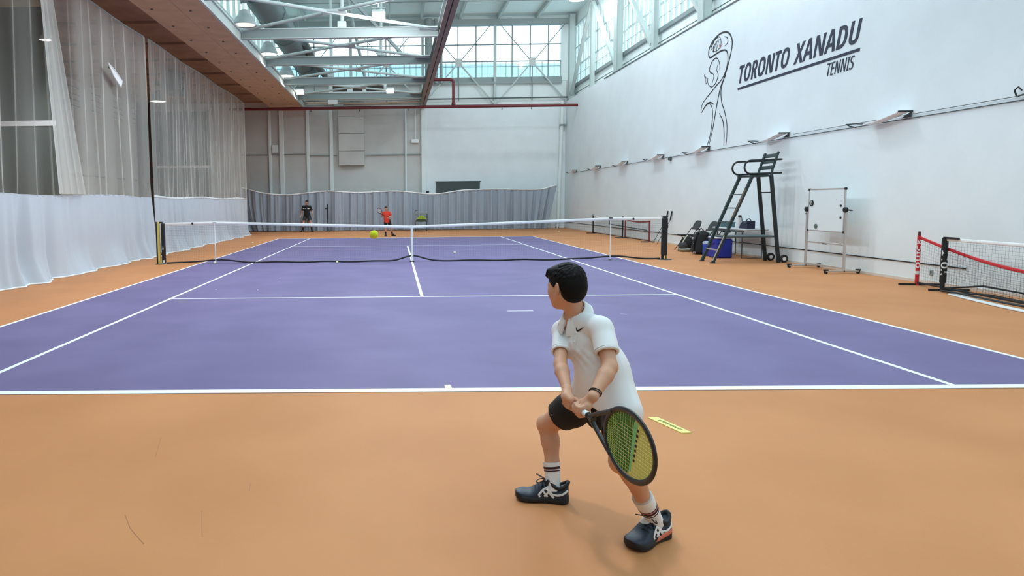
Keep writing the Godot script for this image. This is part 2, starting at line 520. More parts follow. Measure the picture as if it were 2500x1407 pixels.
# ---- steel ----------------------------------------------------------------------------------------
func build_steel() -> void:
	# brown box girder over the left edge of the court
	var g := thing("box_girder", "broad brown box girder running the length of the hall above the left side", "girder")
	put("soffit", slab(-7.0, -5.26, 6.6, 6.66, -20.5, 24.0, 0.01), M.taupe, g)
	put("web", slab(-5.32, -5.26, 6.66, 6.92, -20.5, 24.0), M.steel, g)
	put("web", slab(-7.0, -6.94, 6.66, 6.9, -20.5, 24.0), M.taupe, g)
	put("top_plate", slab(-6.88, -5.2, 6.92, 6.98, -20.5, 24.0), M.steel, g)
	put("edge_angle", slab(-5.27, -5.2, 6.585, 6.66, -20.5, 24.0), M.steel, g)
	put("cover_strip", slab(-6.55, -6.0, 6.585, 6.6, -20.5, 24.0), M.taupe, g)
	var bm := MB.new().cyl(Vector3(0, -0.012, 0), Vector3(0, 0.012, 0), 0.035, 10).mesh()
	for k in 12:
		for s in 2:
			var o := put("bolt", bm, M.steel_dark, g)
			o.position = Vector3([-5.75, -6.7][s], 6.592, -18.0 + k * 1.7 + s * 0.2)
	# twin channel beam down the middle
	var cb := thing("channel_beam", "brown double-channel beam running toward the end wall overhead", "beam")
	for s in [-1.0, 1.0]:
		put("flange", slab(1.11 + s * 0.085 - 0.07, 1.11 + s * 0.085 + 0.07, 6.62, 6.65, -20.4, 24.0), mat("85776f", 0.7), cb)
		put("web", slab(1.11 + s * 0.025 - 0.012, 1.11 + s * 0.025 + 0.012, 6.65, 7.0, -20.4, 24.0), M.steel_grey, cb)
		put("top_flange", slab(1.11 + s * 0.085 - 0.07, 1.11 + s * 0.085 + 0.07, 7.0, 7.03, -20.4, 24.0), M.steel_grey, cb)
	# cross beams and flat bracing of the left bay
	var zs := [-17.47, -13.2, -8.95, -4.75, -0.5, 3.75, 8.0]
	var names := ["nearest the end wall", "second from the end wall", "third from the end wall", "fourth from the end wall", "just above the photograph's top edge", "above the near court", "above the near baseline"]
	for k in zs.size():
		var t := thing("cross_beam", "pale steel cross beam between girder and middle beam, " + names[k], "beam", Vector3(-2.1, 6.75, zs[k]), 0.0, "cross beams of the left bay")
		put("web", slab(-3.15, 3.09, 0.0, 0.27, -0.03, 0.03), M.steel_grey, t)
		put("flange", slab(-3.15, 3.09, -0.02, 0.0, -0.09, 0.09), M.steel, t)
		put("flange", slab(-3.15, 3.09, 0.27, 0.29, -0.09, 0.09), M.steel, t)
		if k < 5:
			var z0: float = zs[k]; var z1: float = zs[k] + 4.25
			var b := thing("flat_bracing", "pale crossed pipe bracing lying between two cross beams, bay " + ORD[k] + " from the end wall", "bracing", Vector3(-2.1, 6.95, (z0 + z1) * 0.5), 0.0, "crossed pipe bracing of the left bay")
			var zh := (z1 - z0) * 0.5 - 0.1
			put("pipe", MB.new().cyl(Vector3(-3.1, 0, zh), Vector3(3.0, 0, -zh), 0.05), M.steel, b)
			put("pipe", MB.new().cyl(Vector3(-3.1, 0.03, -zh), Vector3(3.0, 0.03, zh), 0.05), M.steel, b)
			put("gusset", slab(-0.35, 0.35, -0.02, 0.05, -0.16, 0.16), M.steel, b)
			put("gusset", slab(2.5, 3.05, -0.02, 0.0, -zh - 0.1, -zh + 0.3), M.steel, b)
	for h in [[-2.05, -4.75, "over the fourth cross beam"], [-3.2, -13.2, "over the second cross beam"], [-0.9, -8.95, "over the third cross beam"]]:
		var t := thing("hanger_rod", "upright steel hanger from the roof " + h[2], "hanger", Vector3(h[0], 7.04, h[1]), 0.0, "roof hangers")
		put("rod", MB.new().cyl(Vector3(0, 0.15, 0), Vector3(0.05, 4.4, 0), 0.055), M.steel, t)
		put("foot", slab(-0.14, 0.14, 0.0, 0.2, -0.1, 0.1, 0.02), M.steel, t)
	for h in [[-1.55, -2.1, -13.4, "right"], [-2.6, -0.4, -9.2, "left"]]:
		put("sway_strut", MB.new().bar(Vector3(h[0] - 0.9, 10.6, h[2] + 1.0), Vector3(h[1] + 0.4, 7.05, h[2]), 0.1, 0.1), M.steel_grey)
		tag(get_child(get_child_count() - 1), "slanting grey strut rising from a cross beam, the one on the " + h[3], "strut", "slanting roof struts")
	# roof: purlins along, girders across
	for k in 7:
		var x := 7.3 - 2.07 * k
		tag(put("roof_purlin", slab(x - 0.06, x + 0.06, 11.26, 11.5, -20.4, 24.0), M.steel), "white roof purlin running lengthwise, the " + ORD[k] + " from the right wall", "purlin", "roof purlins")
	for k in 6:
		var z := -20.2 + 4.2 * k
		tag(put("roof_girder", slab(-6.8, 9.3, 10.98 if k == 0 else 11.02, 11.26, z - 0.08, z + 0.08), M.steel_grey), ("grey header girder right above the end window" if k == 0 else "grey roof girder crossing the hall, the " + ORD[k] + " in front of the end window"), "girder", "roof girders")
	# big dark duct in the left bay
	var d := thing("air_duct", "large dark octagonal air duct hanging high over the left bay", "duct")
	put("duct_body", MB.new().tube([Vector3(-4.75, 8.25, -18.4), Vector3(-4.75, 8.25, 6.0)], 0.52, 8), M.duct, d)
	put("end_cap", MB.new().tube([Vector3(-4.75, 8.25, -18.7), Vector3(-4.75, 8.25, -18.4)], 0.42, 8), M.steel_dark, d)
	for k in 6:
		put("seam_ring", MB.new().tube([Vector3(-4.75, 8.25, -16.0 + k * 2.9), Vector3(-4.75, 8.25, -15.93 + k * 2.9)], 0.55, 8), M.duct, d)
	put("branch", MB.new().tube([Vector3(-3.9, 8.0, -18.6), Vector3(-4.1, 8.05, -15.0), Vector3(-4.2, 8.3, -12.0)], 0.16, 10), M.steel_dark, d)
	# end wall truss, in front of the window
	var tr := thing("end_truss", "slender white steel truss standing in front of the end window", "truss", Vector3(0, 0, -20.3))
	for x in [-2.75, 1.15, 5.07]:
		put("post", slab(x - 0.07, x + 0.07, 6.75, 11.0, -0.08, 0.06), M.steel, tr)
	put("strut", MB.new().cyl(Vector3(-6.5, 7.05, 0.1), Vector3(9.2, 7.1, 0.1), 0.035), M.steel_dark, tr)
	put("strut", MB.new().bar(Vector3(-6.8, 7.92, 0.05), Vector3(8.7, 7.92, 0.05), 0.06, 0.1), M.steel_grey, tr)
	for x in [-4.75, -0.82, 3.09, 7.07]:
		var hexa := PackedVector2Array([Vector2(-0.17, 0.22), Vector2(0.17, 0.22), Vector2(0.17, -0.12), Vector2(0.0, -0.24), Vector2(-0.17, -0.12)])
		put("gusset", MB.new().prism(hexa, Vector3(x, 9.0, 0.06), Vector3.RIGHT, Vector3.UP, Vector3(0, 0, 0.03)), M.wall_grey, tr)
		for s in [-1.0, 1.0]:
			put("tie_rod", MB.new().cyl(Vector3(x + s * 0.12, 9.1, 0.07), Vector3(x + s * 1.75, 11.0, 0.07), 0.022, 8), M.mull_dark, tr)
			put("brace", MB.new().bar(Vector3(x + s * 0.13, 8.85, 0.07), Vector3(x + s * 1.9, 6.85, 0.07), 0.07, 0.07), M.steel, tr)
		put("hanger", MB.new().cyl(Vector3(x, 8.8, 0.07), Vector3(x, 6.95, 0.07), 0.03, 8), M.mull_dark, tr)
	# bundle of ducts and columns in the middle of the end window
	for q in [[1.32, 0.2, "widest"], [1.72, 0.09, "middle"], [2.0, 0.07, "right-hand"]]:
		tag(put("riser_duct", MB.new().cyl(Vector3(q[0] + 0.15, 7.9, -20.15), Vector3(q[0] + 0.15, 11.3, -20.15), q[1], 14), M.steel_grey), "grey upright riser duct at the middle of the end window, the " + q[2] + " one", "duct", "riser ducts at the end window")
	# columns and raking struts of the right wall
	var cz := [-20.0, -16.2, -12.3, -8.3, -4.2, -0.1, 4.0, 8.1]
	for k in cz.size():
		var z: float = cz[k]
		var wide := 0.2 if k in [0, 2, 4, 6] else 0.13
		var t := thing("wall_column", "white steel column on top of the right wall panelling, the " + ORD[k] + " from the end wall", "column", Vector3(9.2, 6.9, z), 0.0, "columns of the right clerestory")
		put("shaft", slab(-wide, wide * 0.4, 0.0, 4.5, -wide * 0.55, wide * 0.55, 0.01), M.steel, t)
		put("flange", slab(-wide - 0.02, -wide, 0.0, 4.5, -wide * 0.9, wide * 0.9), M.steel, t)
		put("base_plate", slab(-wide - 0.06, wide, 0.0, 0.03, -wide * 1.2, wide * 1.2), M.steel_dark, t)
		if k < 7:
			var a := Vector3(9.1, 10.95, z + 0.1); var b := Vector3(9.1, 7.2, cz[k + 1] - 0.12)
			if k == 0:
				a = Vector3(9.1, 11.0, cz[1] - 0.1); b = Vector3(9.1, 7.2, z + 0.15)
			tag(put("raking_strut", MB.new().bar(a, b, 0.16, 0.13), M.steel), "white raking strut in front of the right clerestory panes, the " + ORD[k] + " from the end wall", "strut", "raking struts of the right clerestory")
	# red sprinkler pipe
	var rp := thing("sprinkler_pipe", "dark red sprinkler pipe crossing the hall below the steelwork", "pipe", Vector3(0, 6.36, -18.0))
	put("main_pipe", MB.new().cyl(Vector3(-8.9, 0, 0), Vector3(8.96, 0, 0), 0.075), M.red_pipe, rp)
	put("riser", MB.new().tube([Vector3(2.62, 0.05, 0), Vector3(2.62, 1.25, 0), Vector3(2.56, 1.33, 0), Vector3(2.45, 1.36, 0), Vector3(1.3, 1.36, 0)], 0.075, 12), M.red_pipe, rp)
	put("coupling", MB.new().cyl(Vector3(2.62, 0.08, 0), Vector3(2.62, 0.2, 0), 0.1), M.red_pipe, rp)
	for x in [-4.7, -2.2, 0.3, 5.1, 6.6]:
		put("sprinkler_head", MB.new().lathe([Vector2(0.0, -0.16), Vector2(0.04, -0.15), Vector2(0.02, -0.1), Vector2(0.02, 0.0)], Vector3(x, -0.02, 0), Basis(), 8), M.steel_dark, rp)

# ---- lamps ------------------------------------------------------------------------------------------
func omni(p: Vector3, e: float, size: float, down := true) -> void:
	# the lamp's own light just below its mouth: thrown downward by a shade, or all round from an open fitting
	var l: Light3D
	if down:
		var sp := SpotLight3D.new(); sp.spot_range = 60.0; sp.spot_attenuation = 2.0; sp.spot_angle = 68.0; sp.spot_angle_attenuation = 1.0; sp.rotation.x = -PI / 2.0
		l = sp
	else:
		var om := OmniLight3D.new(); om.omni_range = 60.0; om.omni_attenuation = 2.0
		l = om
	l.name = "lamp_light"; l.light_color = Color(0.94, 0.97, 1.0); l.light_energy = e; l.light_size = size; l.shadow_enabled = true
	l.position = p; add_child(l, true)

func bell_lamp(label: String, p: Vector3, lit: float, up: float, e := LAMP_E, size := 1.0) -> void:
	# p is the centre of the lamp's mouth
	var t := thing("bell_lamp", label, "lamp", p)
	t.scale = Vector3.ONE * size; up /= size
	put("shade", MB.new().lathe([Vector2(0.33, 0.02), Vector2(0.35, 0.0), Vector2(0.345, 0.06), Vector2(0.29, 0.2), Vector2(0.19, 0.33), Vector2(0.17, 0.42), Vector2(0.1, 0.46), Vector2(0.0, 0.46)], Vector3.ZERO, Basis(), 28), M.steel_grey, t)
	put("lens", MB.new().lathe([Vector2(0.0, 0.03), Vector2(0.33, 0.03)], Vector3.ZERO, Basis(), 28), glow("fff4ea", lit), t)
	put("socket", MB.new().cyl(Vector3(0, 0.46, 0), Vector3(0, 0.66, 0), 0.08), M.white, t)
	put("ballast", MB.new().cyl(Vector3(0, 0.66, 0), Vector3(0, 0.86, 0), 0.12, 12), M.steel_dark, t)
	put("stem", MB.new().cyl(Vector3(0, 0.86, 0), Vector3(0, up, 0), 0.02, 8), M.steel_grey, t)
	if lit > 1.0: omni(p + Vector3(0, -0.12, 0), e, 0.3, p.y < 9.0)

func flood_lamp(label: String, p: Vector3, up: float) -> void:
	var t := thing("flood_lamp", label, "lamp", p)
	var b := Basis(Vector3.RIGHT, -0.5)
	put("housing", MB.new().box(b * Vector3(0, 0.07, -0.03), Vector3(0.4, 0.12, 0.36), b, 0.02), M.steel_grey, t)
	put("lens", MB.new().box(Vector3.ZERO, Vector3(0.37, 0.03, 0.34), b, 0.01), glow("fffaf2", 6.0), t)
	put("bracket", MB.new().tube([Vector3(-0.2, 0.05, 0), Vector3(-0.2, 0.25, 0), Vector3(0.2, 0.25, 0), Vector3(0.2, 0.05, 0)], 0.015, 6), M.steel_dark, t)
	put("stem", MB.new().cyl(Vector3(0, 0.25, 0), Vector3(0, up, 0), 0.02, 8), M.steel_grey, t)
	omni(p + b * Vector3(0, -0.15, 0.05), LAMP_E * 0.8, 0.25, p.z < -15.0)

func build_lamps() -> void:
	bell_lamp("large bell lamp with a dim pinkish mouth, nearest of the row by the brown girder", Vector3(-4.95, 6.94, -3.9), 0.75, 0.9)
	bell_lamp("glaring bell lamp between the first and second visible cross beams beside the girder", Vector3(-5.0, 6.94, -8.0), 4.0, 0.9)
	bell_lamp("small-looking lit bell lamp under the end of the dark duct", Vector3(-5.05, 6.96, -12.4), 4.0, 0.9)
	bell_lamp("dim white bell lamp hanging below the roof by the far right corner", Vector3(7.8, 10.45, -14.0), 1.2, 0.9, 9.0)
	bell_lamp("lit bell lamp seen through the sheer curtain at the upper left", Vector3(-9.0, 5.6, 0.25), 8.0, 1.35, 8.0, 0.42)
	flood_lamp("square floodlight glaring in the middle of the left bay near the picture's top", Vector3(-0.85, 6.95, -3.1), 4.4)
	flood_lamp("left floodlight of the far pair over the cross beam nearest the end wall", Vector3(-5.0, 6.9, -16.2), 4.4)
	flood_lamp("right floodlight of the far pair over the cross beam nearest the end wall", Vector3(-0.6, 6.9, -16.2), 4.4)
	# the same rows go on over the near half of the hall, out of the picture
	for q in [[1.0, "above the near service line"], [6.5, "above the near baseline"], [12.5, "behind the near baseline"]]:
		flood_lamp("floodlight of the middle row " + q[1], Vector3(-0.8, 7.4, q[0]), 3.9)
		bell_lamp("bell lamp of the girder row " + q[1], Vector3(-5.0, 7.0, q[0] - 0.4), 4.0 if q[0] < 10.0 else 0.4, 0.9)
	for q in [[-7.0, "level with the umpire chair"], [1.0, "level with the whiteboard"], [9.0, "nearest the camera"]]:
		bell_lamp("bell lamp under the roof of the right bay, " + q[1], Vector3(5.5, 10.4, q[0]), 4.0 if q[0] < 8.0 else 0.4, 0.95)
	bell_lamp("bell lamp over the neighbouring court by its far end", Vector3(-10.5, 5.9, -12.0), 4.0, 1.1, 10.0)
	bell_lamp("bell lamp over the neighbouring court by its near end", Vector3(-10.5, 5.9, 9.0), 4.0, 1.1, 10.0)
	var t := thing("netting_flap", "white bent flap caught high on the near half of the sheer curtain", "flap", Vector3(-7.42, 4.8, 0.0))
	put("sheet", MB.new().prism(PackedVector2Array([Vector2(-0.42, 0.2), Vector2(-0.06, 0.09), Vector2(0.42, -0.1), Vector2(0.32, -0.28), Vector2(-0.12, -0.06)]), Vector3(0, 0, 0), Vector3(0, 0, -1), Vector3.UP, Vector3(0.02, 0, 0)), M.white, t)
	put("fold_edge", MB.new().tube([Vector3(0.02, 0.2, 0.42), Vector3(0.03, 0.09, 0.06), Vector3(0.02, -0.1, -0.42)], 0.012, 6), M.white_gloss, t)
	put("clip", MB.new().box(Vector3(-0.03, 0.13, 0.2), Vector3(0.08, 0.05, 0.05)), M.steel_grey, t)

func strand(mb: MB, pts: Array, r: float) -> void:
	# a thin three-sided cord
	var m := pts.size(); var base := mb.v.size()
	for k in m:
		var d := ((pts[mini(k + 1, m - 1)] as Vector3) - (pts[maxi(k - 1, 0)] as Vector3)).normalized()
		var u := (Vector3.UP if absf(d.y) < 0.9 else Vector3.RIGHT).cross(d).normalized(); var w := d.cross(u)
		for j in 3:
			var o := u * cos(TAU * j / 3.0) + w * sin(TAU * j / 3.0)
			mb.vert(pts[k] + o * r, o)
	for k in m - 1:
		for j in 3:
			var a := base + k * 3 + j; var b := base + k * 3 + (j + 1) % 3
			mb.face(a, b, b + 3); mb.face(a, b + 3, a + 3)

func net_grid(f: Callable, nu: int, nv: int, r: float, seg_u := 1, seg_v := 4) -> MB:
	var mb := MB.new()
	for i in nu + 1:
		var pts := []
		for j in seg_v + 1: pts.append(f.call(float(i) / nu, float(j) / seg_v))
		strand(mb, pts, r)
	for j in nv + 1:
		var pts := []
		for i in range(0, nu + 1, seg_u): pts.append(f.call(float(i) / nu, float(j) / nv))
		strand(mb, pts, r)
	return mb

func ribbon(mb: MB, pts: Array, w: float, thick: float, up: Vector3) -> void:
	# a flat strap through points, w wide along up
	for k in pts.size() - 1:
		mb.bar(pts[k], pts[k + 1], thick, w, up)

# ---- curtains ---------------------------------------------------------------------------------------
func fold(s: float, y: float, h: float, sd: float, fine: float) -> float:
	var q := clampf(1.0 - y / h, 0.0, 1.0)
	var a := 0.012 + 0.014 * q + 0.07 * smoothstep(2.3, 0.4, y)
	var d := s + 0.35 * q * sin(s * 0.7 + sd)
	var w := sin(d * 7.0 * fine + sd) + 0.6 * sin(d * 12.7 * fine + sd * 2.3 + sin(d * 2.0)) + 0.35 * sin(d * 23.0 * fine + sd)
	return a * w * (0.6 + 0.4 * sin(d * 0.9 + sd * 3.0))

func curtain_x(z: float, y: float, sd: float, fine: float) -> float:
	var x := -7.62 + fold(z, y, 6.3, sd, fine)
	if y < 0.7:
		var q := (0.7 - y) / 0.7
		x += 0.16 * q * q * (1.0 + 0.6 * sin(z * 3.1 + sd))
	return x

func side_curtain(label: String, z0: float, z1: float, sd: float, fine: float, spacing: float, base_a: float, hem_top: bool, streak_a: float) -> Node3D:
	var t := thing("divider_curtain", label, "curtain")
	var n := int(absf(z1 - z0) / 0.035)
	var streaks := []
	var r2 := RandomNumberGenerator.new(); r2.seed = int(sd * 100)
	var zz := minf(z0, z1) + 0.1
	while zz < maxf(z0, z1):
		streaks.append([zz, r2.randf_range(0.014, 0.035), r2.randf_range(0.35, 1.0) * streak_a, r2.randf_range(-0.12, 0.12)])
		zz += spacing * r2.randf_range(0.5, 1.5)
	var mb := MB.new(); mb.colored = true
	var rows := 14
	var i0 := 0
	for j in rows + 1:
		var f := float(j) / rows
		for i in n + 1:
			var z := lerpf(z0, z1, float(i) / n)
			var top := 6.33 + 0.02 * sin(z * 1.3)
			var bot := 1.74 + 0.025 * sin(z * 1.1 + sd)
			var y := lerpf(bot, top, f)
			var a := base_a + 0.05 * sin(z * 5.0 + sd) + (0.22 * smoothstep(2.4, 1.4, z) if sd < 2.0 else 0.0)
			for s in streaks:
				var dd: float = (z - s[0] - s[3] * (1.0 - f) * 2.0) / s[1]
				if absf(dd) < 3.0: a += s[2] * exp(-dd * dd)
			mb.col = Color(0.86, 0.86, 0.83, clampf(a, 0.0, 0.92))
			var x := curtain_x(z, y, sd, fine)
			var nx := Vector3(1.0, 0.0, -(curtain_x(z + 0.01, y, sd, fine) - x) / 0.01).normalized()
			mb.vert(Vector3(x, y, z), nx)
	for j in rows:
		for i in n:
			var a := i0 + j * (n + 1) + i
			mb.face(a, a + 1, a + n + 2); mb.face(a, a + n + 2, a + n + 1)
	put("sheer_netting", mb, M.sheer, t)
	var rws := []
	for j in 17:
		var row := []
		for i in n + 1:
			var z := lerpf(z0, z1, float(i) / n)
			var bot := 1.76 + 0.025 * sin(z * 1.1 + sd)
			var y := bot * (1.0 - j / 16.0) + 0.012
			row.append(Vector3(curtain_x(z, y, sd, fine), y, z))
		rws.append(row)
	put("skirt", MB.new().sheet(rws), M.curtain, t)
	var hem := MB.new()
	var p1 := []; var p2 := []; var p3 := []
	for i in range(0, n + 1, 3):
		var z := lerpf(z0, z1, float(i) / n)
		p1.append(Vector3(curtain_x(z, 0.02, sd, fine) + 0.02, 0.018, z))
		p2.append(Vector3(curtain_x(z, 1.76, sd, fine) + 0.006, 1.76 + 0.025 * sin(z * 1.1 + sd), z))
		p3.append(Vector3(-7.62, 6.35 + 0.02 * sin(z * 1.3), z))
	put("bottom_hem", hem.tube(p1, 0.02, 6), M.white, t)
	if hem_top: put("skirt_tape", MB.new().tube(p2, 0.03, 6, false, 0.35, Vector3.RIGHT), M.white, t)
	put("top_cable", MB.new().tube(p3, 0.022, 6), M.steel_grey, t)
	return t

func build_curtains() -> void:
	var a := side_curtain("near half of the sheer-topped divider curtain, reaching the picture's left edge", 10.5, -2.72, 1.3, 1.0, 0.62, 0.13, false, 0.6)
	# a second layer of netting that overlaps the first and hangs askew
	var mb := MB.new(); mb.colored = true
	var i0 := 0
	for j in 13:
		var f := j / 12.0
		for i in 25:
			var g := i / 24.0
			var z := lerpf(lerpf(3.35, 2.95, f), lerpf(2.95, 1.75, f), g)
			mb.col = Color(0.9, 0.9, 0.87, 0.5 + 0.35 * (1.0 if i == 24 or i == 0 else 0.0) + 0.15 * sin(i * 1.1))
			mb.vert(Vector3(-7.52 + 0.03 * sin(i * 0.9), lerpf(6.3, 1.78, f), z), Vector3(1, 0, -0.3 * cos(i * 0.9)).normalized())
	for j in 12:
		for i in 24:
			var q := i0 + j * 25 + i
			mb.face(q, q + 1, q + 26); mb.face(q, q + 26, q + 25)
	put("overlapping_netting", mb, M.sheer, a)
	side_curtain("far half of the sheer-topped divider curtain, with a white tape along its grey skirt", -2.95, -15.75, 4.1, 1.35, 0.3, 0.33, true, 0.4)
	# the backdrop curtains of the neighbouring court
	var d := thing("backdrop_panel", "dark green white-banded backdrop behind the near curtain at the left edge", "backdrop", Vector3(-12, 0, -1.0))
	put("sheet", slab(-2.45, 2.55, 0.0, 6.75, -0.03, 0.03), M.dark_green, d)
	put("band", slab(-2.45, 2.55, 3.66, 3.8, 0.03, 0.045), M.white, d)
	put("head_rail", slab(-2.45, 2.6, 6.75, 6.95, -0.05, 0.05), mat("b8b9a4", 0.7), d)
	d = thing("roll_door", "dark green-grey door with a white cross band behind the far curtain", "door", Vector3(-12.0, 0, -20.46))
	put("leaf", slab(-1.6, 1.4, 0.0, 6.6, -0.03, 0.03), M.dark_green, d)
	put("band", slab(-1.6, 1.4, 3.53, 3.66, 0.03, 0.05), M.white, d)
	put("jamb", slab(1.4, 1.55, 0.0, 6.8, -0.03, 0.08), M.wall_up, d)
	tag(put("wall_pillar", slab(-14.5, -13.6, 0.0, 7.0, -20.45, -19.9), mat("5d554f", 0.8)), "dark pillar in the far corner, seen in the slit between the two curtain halves", "pillar")
	var h := thing("unit_heater", "dark louvred heater box hanging under the low ceiling behind the far curtain", "heater", Vector3(-9.5, 6.1, -11.2))
	put("casing", slab(-0.3, 0.3, 0.0, 0.8, -0.7, 0.7, 0.02), M.steel_dark, h)
	for k in 6: put("louvre", MB.new().box(Vector3(0.31, 0.12 + k * 0.11, 0), Vector3(0.03, 0.05, 1.2), Basis(Vector3.BACK, 0.5)), M.black, h)
	# grey curtain across the far end
	var sag := [Vector2(-8.75, 2.39), Vector2(-7.54, 2.09), Vector2(-6.22, 1.97), Vector2(-4.9, 2.08), Vector2(-4.03, 2.15), Vector2(-2.48, 2.05), Vector2(-0.29, 2.1), Vector2(1.67, 1.93), Vector2(3.2, 2.11), Vector2(4.95, 2.15), Vector2(7.34, 2.12), Vector2(8.2, 2.32)]
	for part in 2:
		var s: Array = sag.slice(0, 5) if part == 0 else sag.slice(4)
		var t := thing("back_curtain", ["left length of the grey curtain hung across the far end, behind the man", "long right length of the far grey curtain, behind the boy and ball cart"][part], "curtain", Vector3(0, 0, -19.1))
		var x0: float = s[0].x + (0.012 if part == 1 else 0.0); var x1: float = s[-1].x
		var n := int((x1 - x0) / 0.035)
		var rows := []; var top := []
		for j in 13:
			var row := []
			for i in n + 1:
				var x := lerpf(x0, x1, float(i) / n)
				var k := 0
				while k < s.size() - 2 and x > s[k + 1].x: k += 1
				var p0: Vector2 = s[maxi(k - 1, 0)]; var p1: Vector2 = s[k]; var p2: Vector2 = s[k + 1]; var p3: Vector2 = s[mini(k + 2, s.size() - 1)]
				var yt := p1.cubic_interpolate(p2, p0, p3, clampf((x - p1.x) / (p2.x - p1.x), 0.0, 1.0)).y
				var y := lerpf(yt, 0.04, j / 12.0)
				var q := j / 12.0
				var xx := x
				if part == 1: xx -= 0.5 * q * clampf((x - 6.5) / 1.7, 0.0, 1.0)
				else: xx += 0.5 * q * q * clampf((-7.2 - x) / 1.5, 0.0, 1.0)
				var zz := (0.06 + 0.05 * q) * (sin(x * 7.0 + 0.9 * sin(x * 1.3) + 0.5 * q) + 0.8 * sin(x * 15.0 + q * 0.9 + 1.2 * sin(x * 0.7)) + 0.4 * sin(x * 3.1) + 0.4 * sin(x * 31.0))
				row.append(Vector3(xx, y, zz))
				if j == 0 and i % 4 == 0: top.append(Vector3(xx, y, zz))
			rows.append(row)
		put("fabric", MB.new().sheet(rows), M.curtain_grey, t)
		put("top_cord", MB.new().tube(top, 0.035, 6), M.white, t)
	var po := thing("curtain_post", "thin dark post with a latch where the two grey far curtains meet", "post", Vector3(-4.02, 0, -18.95))
	put("pole", MB.new().cyl(Vector3.ZERO, Vector3(0, 1.45, 0), 0.035), M.black, po)
	put("latch", MB.new().box(Vector3(-0.07, 1.22, 0), Vector3(0.16, 0.05, 0.05)), M.black, po)
	put("foot", MB.new().lathe([Vector2(0.15, 0.0), Vector2(0.15, 0.02), Vector2(0.04, 0.05)], Vector3.ZERO), M.black, po)

